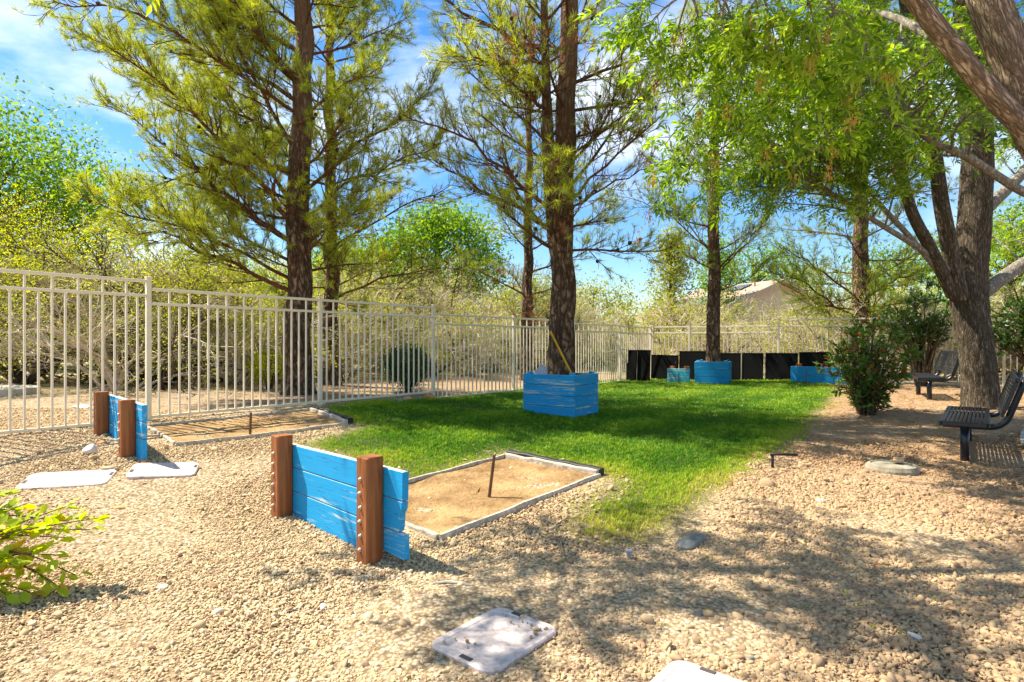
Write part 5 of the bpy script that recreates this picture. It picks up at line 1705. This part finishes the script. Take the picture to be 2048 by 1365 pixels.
def scatter(name, protos, pos, rot, scl, var, m, seed=0, tone=None):
    """protos: list of (V, F) meshes; one object whose points carry copies of them"""
    r = np.random.default_rng(seed)
    mb = MB(); mb.V.append(np.asarray(pos)); mb.n = len(pos)
    pid = [np.zeros(len(pos), np.int32)]
    for k, (V, F) in enumerate(protos):
        mb.add(V, F); pid.append(np.full(len(V), k + 1, np.int32))
    o = mb.obj(name, m, smooth=True)
    me = o.data; n = len(me.vertices)
    def put(nm, ty, arr, field):
        a = me.attributes.new(nm, ty, 'POINT'); a.data.foreach_set(field, arr.ravel())
    put('pid', 'INT', np.concatenate(pid).astype(np.int32), 'value')
    idx = np.zeros(n, np.int32); idx[:len(pos)] = r.integers(0, len(protos), len(pos)); put('idx', 'INT', idx, 'value')
    a = np.zeros((n, 3), np.float32); a[:len(pos)] = rot; put('rot', 'FLOAT_VECTOR', a, 'vector')
    a = np.zeros((n, 3), np.float32); a[:len(pos)] = scl; put('scl', 'FLOAT_VECTOR', a, 'vector')
    a = np.zeros(n, np.float32); a[:len(pos)] = var; put('var', 'FLOAT', a, 'value')
    if tone is not None:
        a = np.zeros(n, np.float32); a[:len(pos)] = tone; put('tone', 'FLOAT', a, 'value')
    md = o.modifiers.new('scatter', 'NODES'); md.node_group = scatter_tree(len(protos))
    tag(o, kind='stuff')
    return o
def ico():
    import bmesh
    bm = bmesh.new(); bmesh.ops.create_icosphere(bm, subdivisions=2, radius=1.0)
    V = np.array([v.co for v in bm.verts]); F = np.array([[v.index for v in f.verts] for f in bm.faces]); bm.free(); return V, F
def pebble(seed):
    r = np.random.default_rng(seed); V, F = ico()
    for n_ in norm(r.normal(0, 1, (9, 3))):
        d = V @ n_; lim = r.uniform(.5, .85); V = np.where((d > lim)[:, None], V - (d - lim)[:, None] * n_ * .9, V)
    V = V + norm(V) * (.06 * np.sin(V @ r.normal(0, 3, 3) + 1))[:, None]
    return V * r.uniform(.8, 1.2, 3) * [1.1, .9, .72], F
def pebble_mat():
    m, t, b, out = new_mat('gravel_stone')
    at = t.nodes.new('ShaderNodeAttribute'); at.attribute_name = 'var'; at.attribute_type = 'INSTANCER'
    c = ramp(t, at.outputs['Fac'], [(0, (.18, .10, .06)), (.12, (.30, .185, .115)), (.3, (.42, .285, .175)), (.55, (.55, .405, .225)), (.8, (.64, .49, .285)), (1, (.76, .65, .49))])
    tn = t.nodes.new('ShaderNodeAttribute'); tn.attribute_name = 'tone'; tn.attribute_type = 'INSTANCER'
    c = mixc(t, tn.outputs['Fac'], c, (.31, .195, .11))
    v = coords(t, 'World')
    c = mixc(t, math_n(t, 'MULTIPLY', noise(t, v, 70, 4), .3), c, (.38, .26, .14))
    t.links.new(c, b.inputs['Base Color']); b.inputs['Roughness'].default_value = .92; b.inputs['Specular IOR Level'].default_value = .12
    return m
M_PEB = pebble_mat()
r = np.random.default_rng(601)
def in_view(x, y, mg=.35):
    return (np.abs(x) < y * .853 + mg) & (y > 1.9)
def excl(x, y, grow_=0.0):
    e = inpoly(x, y, PIT1) | inpoly(x, y, PIT2) | inpoly(x, y, PATH)
    for (c, a, l, w) in (((-.07,2.53), math.atan2(.3,.25), .46, .36), ((.64,2.06), math.atan2(.3,.25), .46, .38), ((-3.49,4.72), .30, .6, .32), ((-2.90,5.0), .35, .5, .30)):
        dx, dy = x - c[0], y - c[1]; u = dx*math.cos(a) + dy*math.sin(a); v = -dx*math.sin(a) + dy*math.cos(a)
        e |= (np.abs(u) < l/2 - .01) & (np.abs(v) < w/2 - .01)
    e |= np.hypot(x - vc[0], y - vc[1]) < .22
    return e
n = 620000
# density falls off with distance: sample uniformly in y with a weight
y = 1.9 + (7.6 - 1.9) * r.random(n) ** 1.0
x = r.uniform(-1, 1, n) * (y * .86 + .35)
keep = r.random(n) < np.clip((y * .86 + .35) / 6.9, 0, 1)            # even per square metre
keep &= r.random(n) < np.clip(1.25 - .13 * (y - 2), .5, 1)
lawn_d = np.where(inpoly(x, y, LAWN), edge_dist(x, y, LAWN), -edge_dist(x, y, LAWN))
nz_ = np.sin(x * 7.1 + y * 3) * np.sin(y * 6.3 - x * 2) * .1
keep &= (lawn_d < .03 + nz_) | ((r.random(n) < .10) & (lawn_d < .3))
keep &= ~excl(x, y) | ((inpoly(x, y, PIT1) | inpoly(x, y, PIT2)) & (r.random(n) < .05))
s_ = (x - 2.75) * .97 + (y - 6.1) * .25
keep &= r.random(n) < np.where(s_ > .2, .55 * np.clip((7.5 - y) / 2.2, 0, 1), 1.0)
sf = (x + 4.135) * .785 - (y - 6.823) * .62
keep &= sf > -2.5
lowf = np.sin(x*1.9+.7*np.sin(y*2.3))*np.sin(y*2.1-x*.8+1) + .6*np.sin(x*4.3+y*3.1)
keep &= r.random(n) < np.clip(1.0 - .45 * np.clip(lowf - .35, 0, 1), .5, 1)
# bare trodden soil round the near pit
dp = edge_dist(x, y, PIT1)
keep &= (dp > .03) & ((r.random(n) < np.clip(.25 + dp * 2.2, 0, 1)) | (y < 3.4))
x, y = x[keep], y[keep]; n = len(x)
# size: mostly 8-14 mm radius, larger ones at the right
sz = r.lognormal(-5.08, .40, n) * (1 + .25 * np.clip((x - .0) / 2.5, -.6, 1)) * (1 + .05 * (y - 2))
sz = np.clip(sz, .0035, .03)
big = r.random(n) < .004; sz[big] *= r.uniform(1.6, 2.4, big.sum())
zz = gz(x, y) + sz * r.uniform(-.2, .45, n)
var = r.beta(2.6, 1.9, n)
pat = .5 + .5 * np.sin(x * 1.3 + 1.2 * np.sin(y * 1.1)) * np.sin(y * 1.7 + x * .6)
sm = (x - 2.75) * .97 + (y - 6.1) * .25
var = np.clip(var * (.82 + .22 * pat) - .1 * np.clip((x + .2) / 1.8, 0, 1) - .3 * np.clip((sm + .6) / 1.1, 0, 1), 0, 1)
rot = np.stack([r.normal(0, .5, n), r.normal(0, .5, n), r.uniform(0, 6.28, n)], 1)
scatter('gravel', [pebble(700 + k) for k in range(6)], np.stack([x, y, zz], 1), rot, np.repeat(sz[:, None], 3, 1) * r.uniform(.8, 1.25, (n, 3)), var, M_PEB, 5, np.clip(.55 * np.clip((x + .5 - .15 * (y - 3)) / 1.5, 0, 1) * r.uniform(.5, 1.3, n) + .3 * np.clip(sm / .6, 0, 1), 0, .85))
print('pebbles', n)

# ------------------------------------------------------------------ lawn
def blade_tuft(seed, nb=11, h=1.0, sp=.55):
    r = np.random.default_rng(seed); V = []; F = []
    for k in range(nb):
        a = r.uniform(0, 6.28); b0 = np.array([r.normal(0, .28), r.normal(0, .28), 0]); hh = h * r.uniform(.5, 1.1)
        d = np.array([math.cos(a), math.sin(a), 0]) * r.uniform(.1, sp); s = np.array([-math.sin(a), math.cos(a), 0]) * .055
        k0 = len(V)
        V += [b0 - s, b0 + s, b0 + d*hh*.35 + [0,0,hh*.6] + s*.8, b0 + d*hh*.35 + [0,0,hh*.6] - s*.8, b0 + d*hh + [0,0,hh*.95]]
        F += [[k0, k0+1, k0+2], [k0, k0+2, k0+3], [k0+3, k0+2, k0+4]]
    return np.array(V), np.array(F)
def grass_mat():
    m, t, b, out = new_mat('grass_blade')
    at = t.nodes.new('ShaderNodeAttribute'); at.attribute_name = 'var'; at.attribute_type = 'INSTANCER'
    g = t.nodes.new('ShaderNodeNewGeometry')
    f = math_n(t, 'ADD', math_n(t, 'MULTIPLY', at.outputs['Fac'], .8), math_n(t, 'MULTIPLY', g.outputs['Random Per Island'], .2))
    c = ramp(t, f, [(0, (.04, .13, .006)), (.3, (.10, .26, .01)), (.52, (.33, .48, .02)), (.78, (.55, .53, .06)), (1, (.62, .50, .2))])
    t.links.new(c, b.inputs['Base Color']); b.inputs['Roughness'].default_value = .5; b.inputs['Specular IOR Level'].default_value = .25
    tr = t.nodes.new('ShaderNodeBsdfTranslucent'); t.links.new(c, tr.inputs['Color'])
    ms = t.nodes.new('ShaderNodeMixShader'); ms.inputs[0].default_value = .4
    t.links.new(b.outputs[0], ms.inputs[1]); t.links.new(tr.outputs[0], ms.inputs[2]); t.links.new(ms.outputs[0], out.inputs[0])
    return m
M_GRASS = grass_mat()
n = 260000
lo = LAWN.min(0); hi = LAWN.max(0)
x = r.uniform(lo[0], hi[0], n); y = r.uniform(lo[1], hi[1], n)
ins = inpoly(x, y, LAWN); d = edge_dist(x, y, LAWN)
sd_ = np.where(ins, d, -d)
pat = np.sin(x*2.1+y*1.3)*np.sin(y*2.7-x*1.1) + .5*np.sin(x*5.3-y*4.1+1)
keep = (sd_ > -.14) & (r.random(n) < np.clip(.18 + (sd_ + .14 + .05*pat) * 2.2, 0, 1) ** 1.5)
keep &= r.random(n) < np.clip(1.15 - .075 * (y - 4), .34, 1)
keep &= ~(inpoly(x, y, PIT1) | inpoly(x, y, PIT2))
keep &= ~((np.abs((x - PLC[0])*PE1[0] + (y - PLC[1])*PE1[1]) < .45) & (np.abs((x - PLC[0])*PE2[0] + (y - PLC[1])*PE2[1]) < .37))
x, y, sd_, pat = x[keep], y[keep], sd_[keep], pat[keep]; n = len(x)
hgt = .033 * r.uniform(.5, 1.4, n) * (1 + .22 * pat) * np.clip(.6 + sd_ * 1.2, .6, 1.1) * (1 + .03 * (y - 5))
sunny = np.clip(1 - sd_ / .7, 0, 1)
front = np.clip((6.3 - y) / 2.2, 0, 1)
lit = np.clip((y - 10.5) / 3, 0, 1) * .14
var = np.clip(.20 + .14 * r.normal(0, 1, n) + .30 * sunny + .40 * front + .15 * pat + lit, 0, 1)  # sunlit look put into blade colour: yellower at edges, front and far end
wd = hgt * 1.15 * (1 + .05 * (y - 4))
rot = np.stack([r.normal(0, .12, n), r.normal(0, .12, n), r.uniform(0, 6.28, n)], 1)
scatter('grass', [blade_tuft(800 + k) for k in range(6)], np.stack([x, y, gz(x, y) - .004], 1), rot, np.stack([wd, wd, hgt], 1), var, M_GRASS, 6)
print('tufts', n)

# weeds in the gravel
wx, wy = [], []
for k in range(60):
    g = G(r.uniform(1150, 2040), r.uniform(960, 1300)); wx.append(g[0]); wy.append(g[1])
wx = np.array(wx); wy = np.array(wy); k = ~inpoly(wx, wy, LAWN); wx, wy = wx[k], wy[k]; n = len(wx)
h_ = r.uniform(.014, .03, n)
scatter('weeds', [blade_tuft(820 + k, 7, 1, .9) for k in range(3)], np.stack([wx, wy, gz(wx, wy) + .008], 1), np.stack([np.zeros(n), np.zeros(n), r.uniform(0, 6.28, n)], 1), np.repeat(h_[:, None], 3, 1), r.uniform(.3, .7, n), M_GRASS, 7)

# ------------------------------------------------------------------ dry leaves and pine straw
M_LITTER = leafmat('dry_litter', [(.17, .08, .035), (.34, .19, .08), (.52, .35, .16)], .15)
n = 16000
x = r.uniform(-4, 9.5, n); y = r.uniform(2.0, 13, n)
s_ = (x - 2.75) * .97 + (y - 6.1) * .25
k = in_view(x, y) & (r.random(n) < np.clip(.15 + s_ * .4, .05, 1)) & (~(inpoly(x, y, LAWN) & (edge_dist(x, y, LAWN) > .1)) | (r.random(n) < .25)) & ~excl(x, y)
x, y = x[k], y[k]
x2 = r.uniform(2.6, 10, 9000); y2 = r.uniform(5.5, 13, 9000); k = ~inpoly(x2, y2, LAWN) & in_view(x2, y2) & ~excl(x2, y2) & (((x2 - 2.75) * .97 + (y2 - 6.1) * .25) > .1)
x = np.concatenate([x, x2[k]]); y = np.concatenate([y, y2[k]])
xb = r.uniform(-7, 3, 4500); yb = r.uniform(7, 15, 4500); sb = (xb + 4.135)*.785 - (yb - 6.823)*.62
k = (sb < -.05) & (sb > -4.5)
x = np.concatenate([x, xb[k]]); y = np.concatenate([y, yb[k]]); n = len(x)
B = np.stack([x, y, gz(x, y) + .012 + .012 * r.random(n)], 1); a = r.uniform(0, 6.28, n)
D = np.stack([np.cos(a), np.sin(a), r.normal(0, .15, n)], 1)
mb = MB(); Ln = np.where(r.random(n) < .5, r.uniform(.03, .07, n), r.uniform(.07, .14, n)); Wd = np.where(Ln < .07, Ln * .35, .006)
leaflets(mb, B, D, norm(np.stack([r.normal(0, .3, n), r.normal(0, .3, n), np.ones(n)], 1)), Ln, Wd, .2, -.02)
o = mb.obj('leaf_litter', M_LITTER); tag(o, kind='stuff')

# a few stones and dry leaves fallen on the near lid
n = 26
a = math.atan2(.3, .25); u = r.uniform(-.2, .2, n); v = r.uniform(-.15, .15, n); u[:14] = r.normal(.17, .03, 14); v[:14] = r.normal(-.06, .05, 14)
x = -.07 + u*math.cos(a) - v*math.sin(a); y = 2.53 + u*math.sin(a) + v*math.cos(a); s = r.uniform(.004, .011, n)
scatter('loose_pebbles', [pebble(760 + k) for k in range(4)], np.stack([x, y, gz(-.07, 2.53) + .022 + s * .4], 1), np.stack([r.normal(0, .4, n), r.normal(0, .4, n), r.uniform(0, 6, n)], 1), np.repeat(s[:, None], 3, 1), r.uniform(.15, .6, n), M_PEB, 9)
